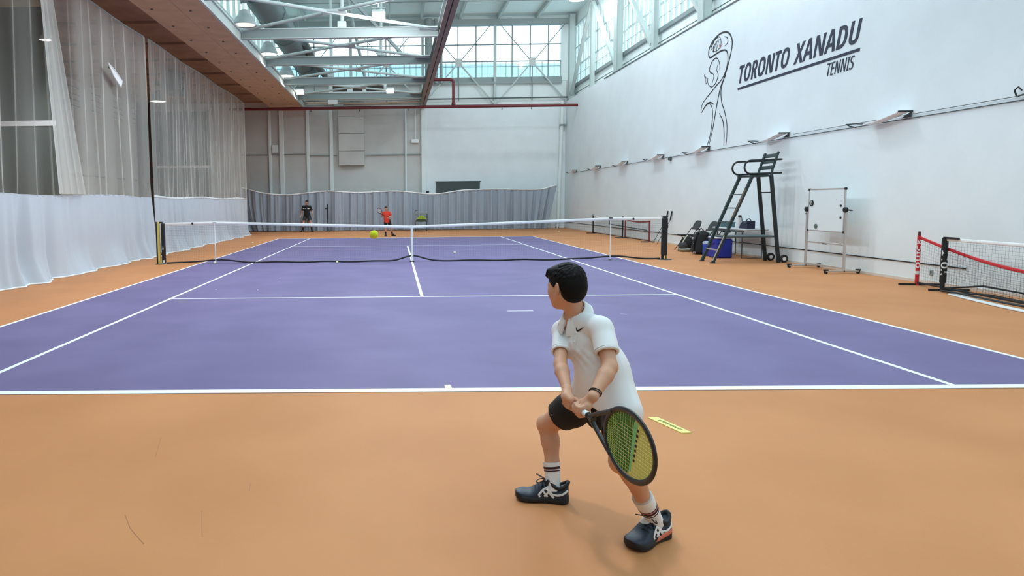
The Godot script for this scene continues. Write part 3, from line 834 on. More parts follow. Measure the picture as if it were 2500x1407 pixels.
# ---- end wall and right wall -------------------------------------------------------------------------
func build_back_wall_things() -> void:
	var t := thing("wall_duct", "tall white panelled duct box hanging on the end wall left of centre", "duct", Vector3(-2.78, 3.56, -20.35))
	var ys := [0.0, 0.78, 1.72, 2.66, 3.4]
	for k in 4:
		put("panel", slab(-0.7, 0.7, ys[k] + 0.008, ys[k + 1] - 0.008, -0.14, 0.16, 0.012), M.wall_grey, t)
	var names := ["leftmost", "second from the left", "third from the left", "just left of the white duct box", "right of the white duct box"]
	var xs := [-7.3, -6.65, -5.2, -3.9, 0.2]
	for k in 5:
		var w := [0.08, 0.13, 0.09, 0.1, 0.05][k] as float
		tag(put("wall_pipe", slab(xs[k] - w, xs[k] + w, 0.0, 6.6, -20.5, -20.36, 0.03), M.wall_up), "pale upright pipe casing on the end wall, " + names[k], "pipe", "upright pipes on the end wall")
	tag(put("column", slab(1.05, 1.32, 0.0, 6.75, -20.5, -20.3, 0.02), M.wall_up), "broad white column under the end of the brown channel beam", "column")
	tag(put("conduit", MB.new().tube([Vector3(-8.9, 4.2, -20.42), Vector3(-5.3, 4.22, -20.42)], 0.025, 6), M.steel_grey), "thin conduit on the left of the end wall", "conduit")
	tag(put("conduit", MB.new().tube([Vector3(-5.1, 4.13, -20.42), Vector3(-3.6, 4.13, -20.42)], 0.03, 6), M.steel_grey), "short conduit between the upright pipes and the white duct box", "conduit")
	tag(put("conduit", MB.new().tube([Vector3(-2.0, 4.13, -20.42), Vector3(1.05, 4.13, -20.42)], 0.03, 6), M.steel_grey), "conduit running from the white duct box right to the column", "conduit")
	t = thing("junction_box", "small white box on the end wall near the broad column", "box", Vector3(0.7, 4.75, -20.42))
	put("case", slab(-0.2, 0.2, 0.0, 0.2, -0.08, 0.08, 0.01), M.white, t)
	put("conduit", MB.new().cyl(Vector3(0.05, 0.2, 0), Vector3(0.05, 1.9, 0), 0.02, 6), M.wall_up, t)
	t = thing("meter_box", "pale switch box between the two leftmost upright pipes", "box", Vector3(-7.0, 4.3, -20.4))
	put("case", slab(-0.16, 0.16, 0.0, 0.42, -0.1, 0.1, 0.01), M.wall_up, t)
	t = thing("dark_board", "dark rectangular board on the end wall above the grey curtain", "board", Vector3(3.07, 1.7, -20.42))
	put("panel", slab(-1.2, 1.2, 0.0, 0.9, -0.04, 0.03), mat("4a5252", 0.7), t)
	put("frame", slab(-1.25, 1.25, 0.9, 0.94, -0.04, 0.05), M.steel_dark, t)
	tag(put("sign_box", slab(1.2, 1.46, 2.02, 2.12, -20.44, -20.3), M.black), "tiny dark box low on the broad column above the curtain", "box")
	t = thing("down_pipe", "leaning white downpipe in the far right corner", "pipe", Vector3(8.72, 0, -20.2))
	put("pipe", MB.new().tube([Vector3(-0.25, 0.0, 0.1), Vector3(-0.2, 0.3, 0.1), Vector3(-0.02, 6.2, 0.0), Vector3(0.0, 6.9, -0.1)], 0.09, 12), M.wall_up, t)
	put("clamp", MB.new().box(Vector3(0.02, 5.6, 0.0), Vector3(0.3, 0.1, 0.25)), M.steel_grey, t)
	put("foot", MB.new().box(Vector3(-0.25, 0.05, 0.1), Vector3(0.16, 0.1, 0.16)), M.steel_dark, t)
	t = thing("return_unit", "grey ventilation unit with dark openings above the far cross beam", "ventilator", Vector3(-2.3, 7.15, -19.0))
	put("casing", slab(-1.5, 1.5, 0.0, 0.55, -0.6, 0.5, 0.02), M.wall_up, t)
	for q in [[-1.3, -0.55], [-0.25, 0.25], [0.45, 1.35]]:
		put("opening", slab(q[0], q[1], 0.12, 0.42, 0.5, 0.52), mat("3a3630", 0.8), t)
	t = thing("wall_vent_beam", "stack of pale pipes and trays under the far cross beam", "pipes", Vector3(-2.0, 6.5, -19.6))
	for k in 4:
		put("tray", MB.new().tube([Vector3(-3.1, 0.06 + k * 0.14, k * 0.15), Vector3(0.2, 0.04 + k * 0.13 + 0.08 * sin(k * 2.0), k * 0.15), Vector3(3.0, 0.1 + k * 0.12, k * 0.15)], 0.04, 8), [M.wall_grey, M.steel_grey, M.taupe, M.steel][k], t)
	put("box", slab(-1.9, -1.4, 0.2, 0.42, 0.3, 0.7, 0.01), M.white, t)
	put("box", slab(-1.6, -1.1, -0.02, 0.2, 0.3, 0.7, 0.01), M.steel_grey, t)

func build_right_wall_things() -> void:
	var wall := 8.95
	tag(put("guide_wire", MB.new().tube([Vector3(8.93, 2.95, -18.9), Vector3(8.93, 2.94, 24.0)], 0.009, 6), M.steel_dark), "long dark lower wire along the pale right wall under the white flaps", "wire")
	tag(put("guide_wire", MB.new().tube([Vector3(8.9, 3.01, 1.1), Vector3(8.9, 3.0, 24.0)], 0.006, 6), M.steel_dark), "thinner upper wire starting from the flap above the umpire chair", "wire")
	var src: Node3D
	var zs := [4.68, 0.86, -3.2, -6.63, -10.3, -13.9, -17.9]
	var names := ["nearest the camera", "above the umpire chair", "under the drawn player's feet", "left of the small dark box", "third from the far corner", "second from the far corner", "closest to the far corner"]
	for k in 7:
		var lab: String = "white curved flap on the right wall wire, " + names[k]
		var at := Vector3(wall, 2.95, zs[k])
		if k == 0:
			src = thing("wall_flap", lab, "wall flap", at, 0.0, "white flaps along the wall wire")
			var rows := []
			for side in 2:
				var row := []
				for i in 13:
					var q := i / 12.0
					row.append([-0.95 + 0.95 * q, -0.01 + 0.13 * q * q * (1.6 - 0.6 * q)])
				rows.append(row)
			var mb := MB.new()
			for i in 12:
				var a: Array = rows[0][i]; var b: Array = rows[0][i + 1]
				mb.bar(Vector3(-0.14, a[1], a[0]), Vector3(-0.14, b[1], b[0]), 0.2, 0.014)
			put("sheet", mb, M.white_gloss, src)
			put("end_rail", MB.new().bar(Vector3(-0.26, 0.115, 0.012), Vector3(-0.01, 0.115, 0.012), 0.035, 0.03), M.black, src)
			put("wall_bracket", MB.new().prism(PackedVector2Array([Vector2(0.0, 0.11), Vector2(-0.22, 0.02), Vector2(0.0, 0.02)]), Vector3(-0.03, 0, 0), Vector3(0, 0, 1), Vector3.UP, Vector3(0.02, 0, 0)), M.steel_dark, src)
			put("strap", MB.new().tube([Vector3(-0.2, -0.01, -0.9), Vector3(-0.22, 0.03, -1.2), Vector3(-0.2, 0.05, -1.5)], 0.012, 6), M.black, src)
			put("hook", MB.new().tube([Vector3(-0.2, 0.05, -1.5), Vector3(-0.12, 0.02, -1.52), Vector3(-0.02, -0.02, -1.45)], 0.01, 6), M.black, src)
		else:
			copy(src, at, lab)
	var jb := thing("junction_box", "small dark box on the wall wire left of the drawn player's feet", "box", Vector3(8.93, 2.84, -6.05))
	put("case", slab(-0.05, 0.02, 0.0, 0.12, -0.09, 0.09, 0.01), M.steel_dark, jb)
	jb = thing("wire_hook", "looped black hook on the wall wire at the picture's right edge", "hook", Vector3(8.93, 3.0, 6.85))
	put("loop", MB.new().tube([Vector3(-0.05, 0.0, -0.03), Vector3(-0.06, 0.1, -0.06), Vector3(-0.06, 0.14, 0.0), Vector3(-0.05, 0.08, 0.05)], 0.012, 6), M.black, jb)
	put("strap", MB.new().tube([Vector3(-0.05, 0.0, -0.03), Vector3(-0.08, 0.03, 0.2), Vector3(-0.08, 0.1, 0.45)], 0.012, 6), M.steel_dark, jb)
	jb = thing("wall_lamp", "round white bulkhead fitting at the top edge of the right wall panelling", "lamp", Vector3(8.85, 6.85, 0.1))
	put("bowl", MB.new().ball(Vector3.ZERO, Vector3(0.18, 0.14, 0.22)), M.white, jb)
	put("collar", MB.new().box(Vector3(0.08, 0.05, 0), Vector3(0.1, 0.2, 0.3), Basis(), 0.03), M.steel_grey, jb)
	var so := thing("wall_socket", "small grey socket low on the right wall behind the red net", "socket", Vector3(8.945, 0.2, 5.35))
	put("plate", slab(-0.015, 0.0, -0.05, 0.05, -0.03, 0.03), M.steel_grey, so)
	put("slot", slab(-0.018, -0.014, -0.03, 0.03, -0.01, 0.01), M.black, so)

# ---- printed sign on the wall --------------------------------------------------------------------------
func onwall(z: float, y: float, x := 8.944) -> Vector3:
	# the sign was measured on a plane 0.1 m nearer; carried out to the wall's face
	return Vector3(x, 1.5337 + (y - 1.5337) * 1.011, 17.2337 + (z - 17.2337) * 1.011)

func letters(text: String, z0: float, z1: float, y0: float, y1: float, shear: float, font_weight: int) -> ArrayMesh:
	# block letters fitted between two ends on the wall, leaning by shear
	var tm := TextMesh.new()
	var f := SystemFont.new(); f.font_names = PackedStringArray(["Droid Sans"]); f.font_weight = font_weight
	tm.font = f; tm.text = text; tm.font_size = 64; tm.depth = 0.02; tm.pixel_size = 0.01; tm.curve_step = 2.0
	var arr := tm.get_mesh_arrays()
	var vs: PackedVector3Array = arr[Mesh.ARRAY_VERTEX]
	var ns: PackedVector3Array = arr[Mesh.ARRAY_NORMAL]
	var lo := vs[0]; var hi := vs[0]
	for p in vs:
		lo = lo.min(p); hi = hi.max(p)
	for k in vs.size():
		var q := (vs[k] - lo) / (hi - lo)
		var yy := lerpf(y0, y1, q.y)
		var p := onwall(lerpf(z0, z1, q.x) + shear * (yy - y0), yy)
		p.x -= (q.z - 0.5) * 0.008
		vs[k] = p
		ns[k] = Vector3(-ns[k].z, ns[k].y, ns[k].x)
	var mb := MB.new()
	var ix = arr[Mesh.ARRAY_INDEX]
	mb.v = vs; mb.n = ns
	if ix == null or ix.size() == 0:
		for k in range(0, vs.size(), 3): mb.face(k, k + 1, k + 2)
	else:
		for k in range(0, ix.size(), 3): mb.face(ix[k], ix[k + 1], ix[k + 2])
	return mb.mesh()

func brush(flat: Array, w0: float, w1: float) -> MB:
	var mb := MB.new()
	# a drawn line on the wall through z, y pairs: a smooth flat ribbon that swells in the middle
	var pts := []
	for k in range(0, flat.size(), 2): pts.append(Vector2(flat[k], flat[k + 1]))
	var fine := []
	for k in pts.size() - 1:
		for j in 5:
			fine.append((pts[k] as Vector2).cubic_interpolate(pts[k + 1], pts[maxi(k - 1, 0)], pts[mini(k + 2, pts.size() - 1)], j / 5.0))
	fine.append(pts[-1])
	var m := fine.size()
	var l := []; var r := []
	for k in m:
		var d: Vector2 = (fine[mini(k + 1, m - 1)] - fine[maxi(k - 1, 0)]).normalized()
		var w := lerpf(w0, w1, sin(PI * k / (m - 1.0))) * 0.5
		var nn := Vector2(-d.y, d.x) * w
		l.append(fine[k] + nn); r.append(fine[k] - nn)
	for k in m - 1:
		var a := onwall(l[k].x, l[k].y); var b := onwall(l[k + 1].x, l[k + 1].y); var c := onwall(r[k + 1].x, r[k + 1].y); var e := onwall(r[k].x, r[k].y)
		mb.quad(a, b, c, e, Vector3(-1, 0, 0))
		var back := Vector3(0.005, 0, 0)
		mb.quad(a, b, b + back, a + back, (a - e).normalized()); mb.quad(e, c, c + back, e + back, (e - a).normalized())
	return mb

func build_logo() -> void:
	var t := thing("wall_sign", "dark lettering TORONTO XANADU TENNIS with an underline on the right wall", "sign")
	put("lettering", letters("TORONTO", -1.49, 0.84, 4.6, 5.06, 0.24, 700), M.navy, t)
	put("lettering", letters("XANADU", 1.08, 3.26, 4.6, 5.06, 0.24, 700), M.navy, t)
	put("lettering", letters("TENNIS", 2.29, 3.15, 4.11, 4.375, 0.22, 400), M.navy, t)
	var a := onwall(-1.46, 4.462); var b := onwall(3.34, 4.457)
	put("underline", MB.new().bar(a, b, 0.006, 0.058), M.navy, t)
	t = thing("player_drawing", "line drawing of a leaning tennis player left of the lettering on the right wall", "drawing")
	put("body_line", brush([-3.65, 4.17, -3.56, 4.37, -3.25, 4.53, -2.76, 4.74, -2.34, 4.92, -2.12, 5.18, -2.08, 5.44, -2.18, 5.63, -2.45, 5.69, -2.82, 5.67, -3.13, 5.64, -3.25, 5.73, -3.23, 5.91, -3.02, 6.07, -2.64, 6.18, -2.27, 6.16, -2.01, 6.04, -1.86, 5.8, -1.92, 5.5, -2.12, 5.1, -2.33, 4.79, -2.42, 4.56, -2.35, 4.24, -2.17, 3.97, -2.01, 3.6, -1.99, 3.28, -2.02, 3.01], 0.02, 0.05), M.black, t)
	put("body_line", brush([-2.16, 4.96, -2.43, 4.71, -2.62, 4.26, -2.84, 3.57, -3.09, 3.03], 0.018, 0.04), M.black, t)
	put("body_line", brush([-3.61, 4.11, -3.35, 4.28, -3.07, 4.34, -2.83, 4.25], 0.015, 0.05), M.black, t)
	put("body_line", brush([-3.15, 4.34, -2.93, 4.17, -2.89, 3.83, -3.02, 3.33, -3.23, 3.03], 0.02, 0.035), M.black, t)
	put("body_line", brush([-2.48, 3.95, -2.25, 3.71, -2.15, 3.37, -2.14, 3.0], 0.015, 0.035), M.black, t)
	put("arm_line", brush([-2.54, 5.17, -2.56, 5.36, -2.73, 5.54, -2.98, 5.52, -3.16, 5.35, -3.13, 5.22, -2.89, 5.1, -2.96, 4.88], 0.012, 0.035), M.black, t)
	put("arm_line", brush([-2.64, 5.38, -2.71, 5.21, -2.62, 5.04, -2.76, 4.84, -3.01, 4.78, -3.22, 4.89, -3.29, 5.04], 0.012, 0.03), M.black, t)
	put("arm_line", brush([-3.45, 5.24, -3.5, 5.18, -3.41, 5.11, -3.26, 5.06, -3.37, 4.92, -3.41, 5.15], 0.012, 0.02), M.black, t)
	put("racket_line", brush([-2.97, 5.78, -3.12, 5.91, -2.96, 6.05, -2.66, 6.12, -2.52, 5.98, -2.56, 5.81, -2.86, 5.75, -2.98, 5.9, -2.68, 6.04], 0.012, 0.022), M.black, t)
	put("racket_line", brush([-3.09, 5.93, -2.93, 6.02, -2.97, 5.75, -2.79, 6.02, -2.8, 5.76, -2.63, 6.05], 0.012, 0.018), M.black, t)
	put("racket_line", brush([-2.32, 6.05, -2.15, 5.97, -2.12, 5.84, -2.28, 5.78], 0.012, 0.03), M.black, t)
	put("red_line", brush([-2.62, 5.9, -2.56, 5.8, -2.43, 5.87], 0.012, 0.025), mat("c86a6a", 0.6), t)

# ---- the net -------------------------------------------------------------------------------------------
func net_top(x: float) -> float:
	var a := absf(x)
	if a < 5.03: return lerpf(0.925, 1.08, a / 5.03)
	return lerpf(1.08, 1.06, (a - 5.03) / 1.35)

func net_bottom(x: float) -> float:
	var a := absf(x)
	return 0.03 + 0.13 * exp(-pow(x / 0.35, 2.0)) + 0.07 * exp(-pow((a - 5.03) / 0.6, 2.0)) + 0.008 * sin(x * 5.0)

func build_net() -> void:
	var t := thing("tennis_net", "tennis net stretched across the middle of the purple court with a white headband", "net")
	var fn := func(u: float, v: float) -> Vector3:
		var x := lerpf(-6.3, 6.3, u)
		return Vector3(x, lerpf(net_top(x) - 0.06, net_bottom(x), v), 0.012 * sin(x * 3.0) * v)
	stuff(put("net_mesh", net_grid(fn, 280, 22, 0.0005, 4, 4), M.black_soft, t))
	var up := func(u: float, v: float) -> Vector3:
		var x := lerpf(-6.3, 6.3, u)
		return Vector3(x + 0.02, net_top(x) - 0.06 - 0.27 * v, 0.006)
	stuff(put("double_mesh", net_grid(up, 280, 6, 0.0009, 4, 1), M.black_soft, t))
	var hb := MB.new(); var bt := []
	var n := 64
	var band := []
	for i in n + 1:
		var x := lerpf(-6.3, 6.3, float(i) / n)
		band.append(Vector3(x, net_top(x) - 0.033, 0))
		bt.append(Vector3(x, net_bottom(x), 0.0))
	hb.tube(band, 0.036, 10, false, 0.35, Vector3(0, 0, 1))
	put("headband", hb, M.white, t)
	var bt2 := []
	for i in 253:
		var x := lerpf(-6.3, 6.3, i / 252.0)
		bt2.append(Vector3(x, net_bottom(x), 0.01 * sin(x * 4.0)))
	put("bottom_cord", MB.new().tube(bt2, 0.022, 6), M.black, t)
	put("center_strap", slab(-0.03, 0.03, 0.02, 0.93, 0.016, 0.024), M.white, t)
	put("strap_loop", slab(-0.032, 0.032, 0.86, 0.935, -0.025, 0.025), M.white, t)
	put("floor_anchor", slab(-0.06, 0.06, 0.006, 0.03, -0.02, 0.03), M.black, t)
	for s in [-1.0, 1.0]:
		put("band_clip", MB.new().box(Vector3(s * 5.6, 1.04, 0.03), Vector3(0.035, 0.05, 0.03)), M.black, t)
	# posts
	var lp := thing("net_post", "left net post, a yellow pole beside a black padded one", "post", Vector3(-6.4, 0, 0))
	put("padding", slab(-0.015, 0.075, 0.02, 1.05, -0.05, 0.05, 0.02), M.black, lp)
	put("yellow_pole", slab(-0.115, -0.055, 0.0, 1.09, -0.035, 0.035, 0.012), mat("d8c76a", 0.6), lp)
	put("black_strip", slab(-0.15, -0.115, 0.0, 1.09, -0.025, 0.025), M.black, lp)
	put("cap", slab(-0.05, 0.02, 1.05, 1.09, -0.03, 0.03), M.black, lp)
	put("logo", MB.new().prism(PackedVector2Array([Vector2(-0.02, 0.0), Vector2(0.015, 0.0), Vector2(0.012, 0.05), Vector2(0.0, 0.1), Vector2(-0.012, 0.04)]), Vector3(0.03, 0.38, 0.051), Vector3.RIGHT, Vector3.UP, Vector3(0, 0, 0.003)), M.white, lp)
	put("base_plate", MB.new().lathe([Vector2(0.0, 0.012), Vector2(0.15, 0.012), Vector2(0.15, 0.0)], Vector3(-0.05, 0, 0)), M.steel_dark, lp)
	put("crank_block", slab(0.02, 0.06, 0.03, 0.11, 0.05, 0.07), M.white, lp)
	var rp := thing("net_post", "right net post wrapped in black padding", "post", Vector3(6.4, 0, 0))
	put("padding", slab(-0.065, 0.065, 0.1, 1.07, -0.07, 0.07, 0.03), M.black, rp)
	put("pole", slab(-0.06, -0.015, 0.0, 0.12, -0.03, 0.03), M.black, rp)
	put("pole", slab(0.045, 0.065, 0.0, 0.12, -0.03, 0.03), mat("8a7a3a", 0.6), rp)
	put("base_plate", MB.new().lathe([Vector2(0.0, 0.012), Vector2(0.17, 0.012), Vector2(0.17, 0.0)], Vector3(0.02, 0, 0)), M.steel_dark, rp)
	put("cap", slab(-0.04, 0.065, 1.07, 1.1, -0.05, 0.05), M.black, rp)
	put("buckle", slab(0.06, 0.085, 0.8, 0.88, -0.02, 0.02), M.black, rp)
	for s in [-1.0, 1.0]:
		var st := thing("singles_stick", "thin white stick propping up the net near its " + ("left" if s < 0 else "right") + " end", "stick", Vector3(s * 5.03, 0, 0.03))
		put("rod", MB.new().cyl(Vector3(0, 0.02, 0), Vector3(0.0, 1.06, 0), 0.014, 8), M.white, st)
		put("cap", MB.new().box(Vector3(0, 1.075, 0), Vector3(0.09, 0.035, 0.06), Basis(), 0.01), M.steel_dark if s > 0 else M.white, st)
		put("foot", MB.new().lathe([Vector2(0.0, 0.035), Vector2(0.03, 0.03), Vector2(0.045, 0.006)], Vector3.ZERO), M.steel_dark, st)

func build_balls() -> void:
	var sm := MB.new()
	for k in 49:
		var a := TAU * k / 48.0
		pass
	var mesh := MB.new().ball(Vector3.ZERO, Vector3.ONE * 0.0335, Basis(), 24, 16).mesh()
	var pts := []
	for k in 64:
		var a := TAU * k / 64.0
		var lat := 0.75 * sin(2.0 * a)
		pts.append(Vector3(cos(a) * cos(lat), sin(lat), sin(a) * cos(lat)).normalized() * 0.0334)
	sm.tube(pts, 0.0012, 6, true)
	var seam := sm.mesh()
	var spots := [[Vector3(-0.5891, 1.282, 11.977), "bright yellow tennis ball flying over the net in the middle of the picture", true],
		[Vector3(-1.895, 0.038, 0.3), "pale ball lying by the net's bottom cord left of the center strap", false],
		[Vector3(1.31, 0.038, -2.53), "pale ball lying beyond the net right of the center strap", false],
		[Vector3(-5.89, 0.034, -8.57), "pale ball on the orange floor just outside the far left sideline", false],
		[Vector3(-5.03, 0.038, 0.12), "shaded ball at the foot of the left singles stick", false],
		[Vector3(7.45, 0.034, -15.4), "pale ball lying near the far right end of the right wall", false]]
	var lint := [[Vector3(-2.79, 0.006, 3.52)], [Vector3(-3.64, 0.006, 5.27)], [Vector3(-2.87, 0.006, 5.38)]]
	for s in spots:
		var t := thing("tennis_ball", s[1], "ball", s[0], 0.6, "")
		put("felt", mesh, M.ball if s[2] else M.ball_pale, t)
		put("seam", seam, mat("e2ea8c", 0.8), t)
	var nm := ["left of center line, nearest the net", "farthest left", "close to the near service line"]
	for k in 3:
		tag(put("lint_speck", MB.new().ball(lint[k][0], Vector3(0.014, 0.006, 0.01), Basis(), 8, 5), M.white), "tiny white speck on the purple court, " + nm[k], "speck")
	# yellow throw-down line on the orange floor
	var t := thing("marker_strip", "yellow rubber marker strip lying on the orange floor right of the boy", "marker", Vector3(1.43, 0.0, 12.73))
	var ex := Vector3(0.10, 0, 0.317).normalized(); var ez := Vector3(1, 0, -0.1)
	var poly := PackedVector2Array([Vector2(-0.17, -0.04), Vector2(0.17, -0.04), Vector2(0.17, 0.03), Vector2(-0.17, 0.03)])
	put("rubber", MB.new().prism(poly, Vector3.ZERO, ex, ez, Vector3(0, 0.006, 0)), mat("e8dd86", 0.6), t)
	var pr := MB.new()
	for k in 9:
		var q := -0.1 + k * 0.024
		pr.bar(Vector3(0, 0.0065, 0) + ex * q - ez * 0.014, Vector3(0, 0.0065, 0) + ex * (q + 0.012) + ez * (0.004 + 0.006 * (k % 2)), 0.006, 0.002)
		pr.bar(Vector3(0, 0.0065, 0) + ex * q + ez * 0.006 * (k % 3 - 1), Vector3(0, 0.0065, 0) + ex * (q + 0.02) + ez * 0.006 * (k % 3 - 1), 0.006, 0.002)
	put("print", pr, mat("77803f", 0.7), t)

func build_umpire_chair() -> void:
	var t := thing("umpire_chair", "tall dark green umpire chair with ladder and two wheels by the right wall", "umpire chair", Vector3(7.9, 0, 0.86))
	var gm := mat("223335", 0.5); var gd := mat("1b2224", 0.55)
	var rust := mat("8a6a50", 0.6)
	var zf := -0.285; var zn := 0.285
	# ladder rails: the near one carries on up to the seat
	for s in 2:
		var z := [zf, zn][s] as float
		put("ladder_rail", MB.new().bar(Vector3(-0.8, 0.0, z), Vector3(0.07, 2.07, z), 0.05, 0.075, Vector3.UP, 0.01), gm, t)
		put("rear_leg", MB.new().bar(Vector3(0.75, 0.0, z), Vector3(0.5, 2.07, z), 0.05, 0.085, Vector3.RIGHT, 0.01), gd, t)
		put("back_upright", MB.new().tube([Vector3(0.5, 2.03, z), Vector3(0.52, 2.2, z), Vector3(0.64, 2.58, z), Vector3(0.66, 2.6, z)], 0.03, 8), gm, t)
		# arm loop
		var pts := []
		pts.append(Vector3(0.74, 2.43, z))
		for k in 13:
			var a := PI * 0.5 + PI * k / 12.0
			pts.append(Vector3(0.02 + 0.15 * cos(a), 2.255 + 0.155 * sin(a), z))
		pts.append(Vector3(0.74, 2.115, z))
		put("arm_loop", MB.new().tube(pts, 0.022, 8), gd, t)
		put("wheel", MB.new().lathe([Vector2(0.045, -0.025), Vector2(0.08, -0.028), Vector2(0.095, -0.012), Vector2(0.095, 0.012), Vector2(0.08, 0.028), Vector2(0.045, 0.025)], Vector3(0.86, 0.096, z + 0.03), Basis(Vector3.RIGHT, PI / 2), 24), M.black, t)
		put("wheel_hub", MB.new().lathe([Vector2(0.0, -0.02), Vector2(0.045, -0.018), Vector2(0.05, 0.0), Vector2(0.045, 0.018), Vector2(0.0, 0.022)], Vector3(0.86, 0.096, z + 0.03), Basis(Vector3.RIGHT, PI / 2), 20), M.white, t)
		put("axle", MB.new().cyl(Vector3(0.74, 0.096, z), Vector3(0.86, 0.096, z + 0.02), 0.012, 8), gd, t)
		put("foot_cap", MB.new().box(Vector3(-0.8, 0.012, z), Vector3(0.12, 0.024, 0.07), Basis(), 0.006), M.black, t)
	put("scuffed_stripe", MB.new().bar(Vector3(-0.815, 0.06, zn + 0.028), Vector3(-0.56, 0.66, zn + 0.028), 0.004, 0.025), M.alu, t)
	put("scuffed_stripe", MB.new().bar(Vector3(-0.38, 1.08, zn + 0.028), Vector3(-0.1, 1.74, zn + 0.028), 0.004, 0.02), rust, t)
	for y in [0.31, 0.97, 1.3, 1.62]:
		var x: float = -0.8 + 0.87 * (y / 2.07)
		put("rung", MB.new().bar(Vector3(x, y, zf), Vector3(x, y, zn), 0.06, 0.025), M.steel_dark if y > 0.5 else M.alu, t)
	put("rear_bar", MB.new().bar(Vector3(0.55, 1.66, zf), Vector3(0.55, 1.66, zn), 0.03, 0.03), gd, t)
	put("footboard", slab(-0.52, 0.69, 0.60, 0.64, zf, zn, 0.01), mat("47575a", 0.5), t)
	put("seat", slab(0.0, 0.52, 2.03, 2.075, zf - 0.02, zn + 0.02, 0.012), gm, t)
	for k in 3:
		var y := 2.25 + k * 0.14
		var x := 0.535 + (y - 2.2) * 0.32
		put("back_slat", MB.new().box(Vector3(x, y, 0), Vector3(0.02, 0.09, 0.6), Basis(Vector3.BACK, -0.3), 0.005), gm, t)

func build_whiteboard() -> void:
	var t := thing("whiteboard", "white marker board on a wheeled aluminium stand beside the umpire chair", "whiteboard", Vector3(8.56, 0, 2.98))
	put("board", slab(-0.012, 0.012, 0.83, 1.71, -0.57, 0.57, 0.004), mat("e3ecee", 0.25), t)
	var fr := MB.new()
	into(fr, -0.016, 0.016, 1.69, 1.715, -0.59, 0.59); into(fr, -0.016, 0.016, 0.815, 0.84, -0.59, 0.59)
	into(fr, -0.016, 0.016, 0.83, 1.7, -0.59, -0.57); into(fr, -0.016, 0.016, 0.83, 1.7, 0.57, 0.59)
	put("frame", fr, M.alu, t)
	for q in [[1.7, -0.585], [1.7, 0.585], [0.83, -0.585], [0.83, 0.585]]:
		put("corner_cap", MB.new().box(Vector3(0, q[0], q[1]), Vector3(0.045, 0.05, 0.05), Basis(), 0.01), M.black, t)
	for s in [-1.0, 1.0]:
		var z: float = s * 0.635
		put("leg", slab(-0.02, 0.02, 0.04, 1.28, z - 0.025, z + 0.025, 0.006), M.alu, t)
		put("clamp_knob", MB.new().lathe([Vector2(0.0, -0.03), Vector2(0.05, -0.025), Vector2(0.055, 0.0), Vector2(0.05, 0.025), Vector2(0.0, 0.03)], Vector3(-0.02, 1.28, z), Basis(Vector3.BACK, PI / 2)), M.black, t)
		put("clamp_lever", MB.new().bar(Vector3(0, 1.28, z + 0.02), Vector3(0, 1.27 if s > 0 else 1.17, z + (0.17 if s > 0 else -0.06)), 0.02, 0.025), M.black, t)
		put("base_bar", MB.new().bar(Vector3(-0.36, 0.055, z), Vector3(0.3, 0.055, z), 0.05, 0.03, Vector3.UP, 0.006), M.alu, t)
		for x in [-0.35, 0.29]:
			put("caster", MB.new().lathe([Vector2(0.0, -0.018), Vector2(0.035, -0.015), Vector2(0.035, 0.015), Vector2(0.0, 0.018)], Vector3(x, 0.036, z), Basis(Vector3.RIGHT, PI / 2), 14), M.black, t)
			put("caster_cap", MB.new().box(Vector3(x, 0.075, z), Vector3(0.09, 0.035, 0.06), Basis(), 0.01), M.black, t)
	put("cross_bar", slab(-0.015, 0.015, 0.56, 0.595, -0.61, 0.61, 0.004), M.alu, t)
	put("cross_bar", slab(-0.015, 0.015, 0.09, 0.125, -0.61, 0.61, 0.004), M.alu, t)
	put("bar_clip", slab(-0.02, 0.02, 0.55, 0.575, -0.06, 0.06), M.steel_dark, t)
	var fx := Basis(Vector3.BACK, PI / 2)
	var m := thing("magnet", "large round black magnet with a white swirl at the left of the whiteboard", "magnet", Vector3(8.547, 1.41, 2.5))
	put("disc", MB.new().lathe([Vector2(0.0, 0.012), Vector2(0.065, 0.012), Vector2(0.07, 0.0)], Vector3.ZERO, fx), M.black, m)
	var pts := []
	for k in 24:
		var a := k * 0.42
		pts.append(Vector3(-0.013, sin(a) * (0.012 + k * 0.0017), cos(a) * (0.01 + k * 0.0014)))
	put("swirl", MB.new().tube(pts, 0.004, 5), M.white, m)
	m = thing("magnet", "grey-green round magnet low on the whiteboard", "magnet", Vector3(8.547, 0.92, 2.68))
	put("disc", MB.new().lathe([Vector2(0.0, 0.012), Vector2(0.048, 0.012), Vector2(0.052, 0.0)], Vector3.ZERO, fx), mat("5b6b60", 0.6), m)
	put("mark", MB.new().bar(Vector3(-0.012, -0.02, -0.02), Vector3(-0.012, 0.015, 0.02), 0.004, 0.01), M.steel_grey, m)
	for q in [[1.36, 3.46, "upper"], [1.12, 3.47, "lower"]]:
		tag(put("magnet", MB.new().lathe([Vector2(0.0, 0.012), Vector2(0.022, 0.012), Vector2(0.025, 0.0)], Vector3(8.547, q[0], q[1]), fx, 14), M.black), "small black dot magnet by the whiteboard's right edge, the " + q[2] + " one", "magnet")
	var sc := MB.new()
	for q in [[1.48, 3.3], [1.56, 3.47], [1.44, 3.46]]:
		sc.bar(Vector3(8.546, q[0], q[1]), Vector3(8.546, q[0] + 0.02, q[1] + 0.004), 0.003, 0.003)
	var scm := put("scribble", sc, M.steel_dark)
	tag(scm, "few small pen marks near the whiteboard's upper right", "marks")

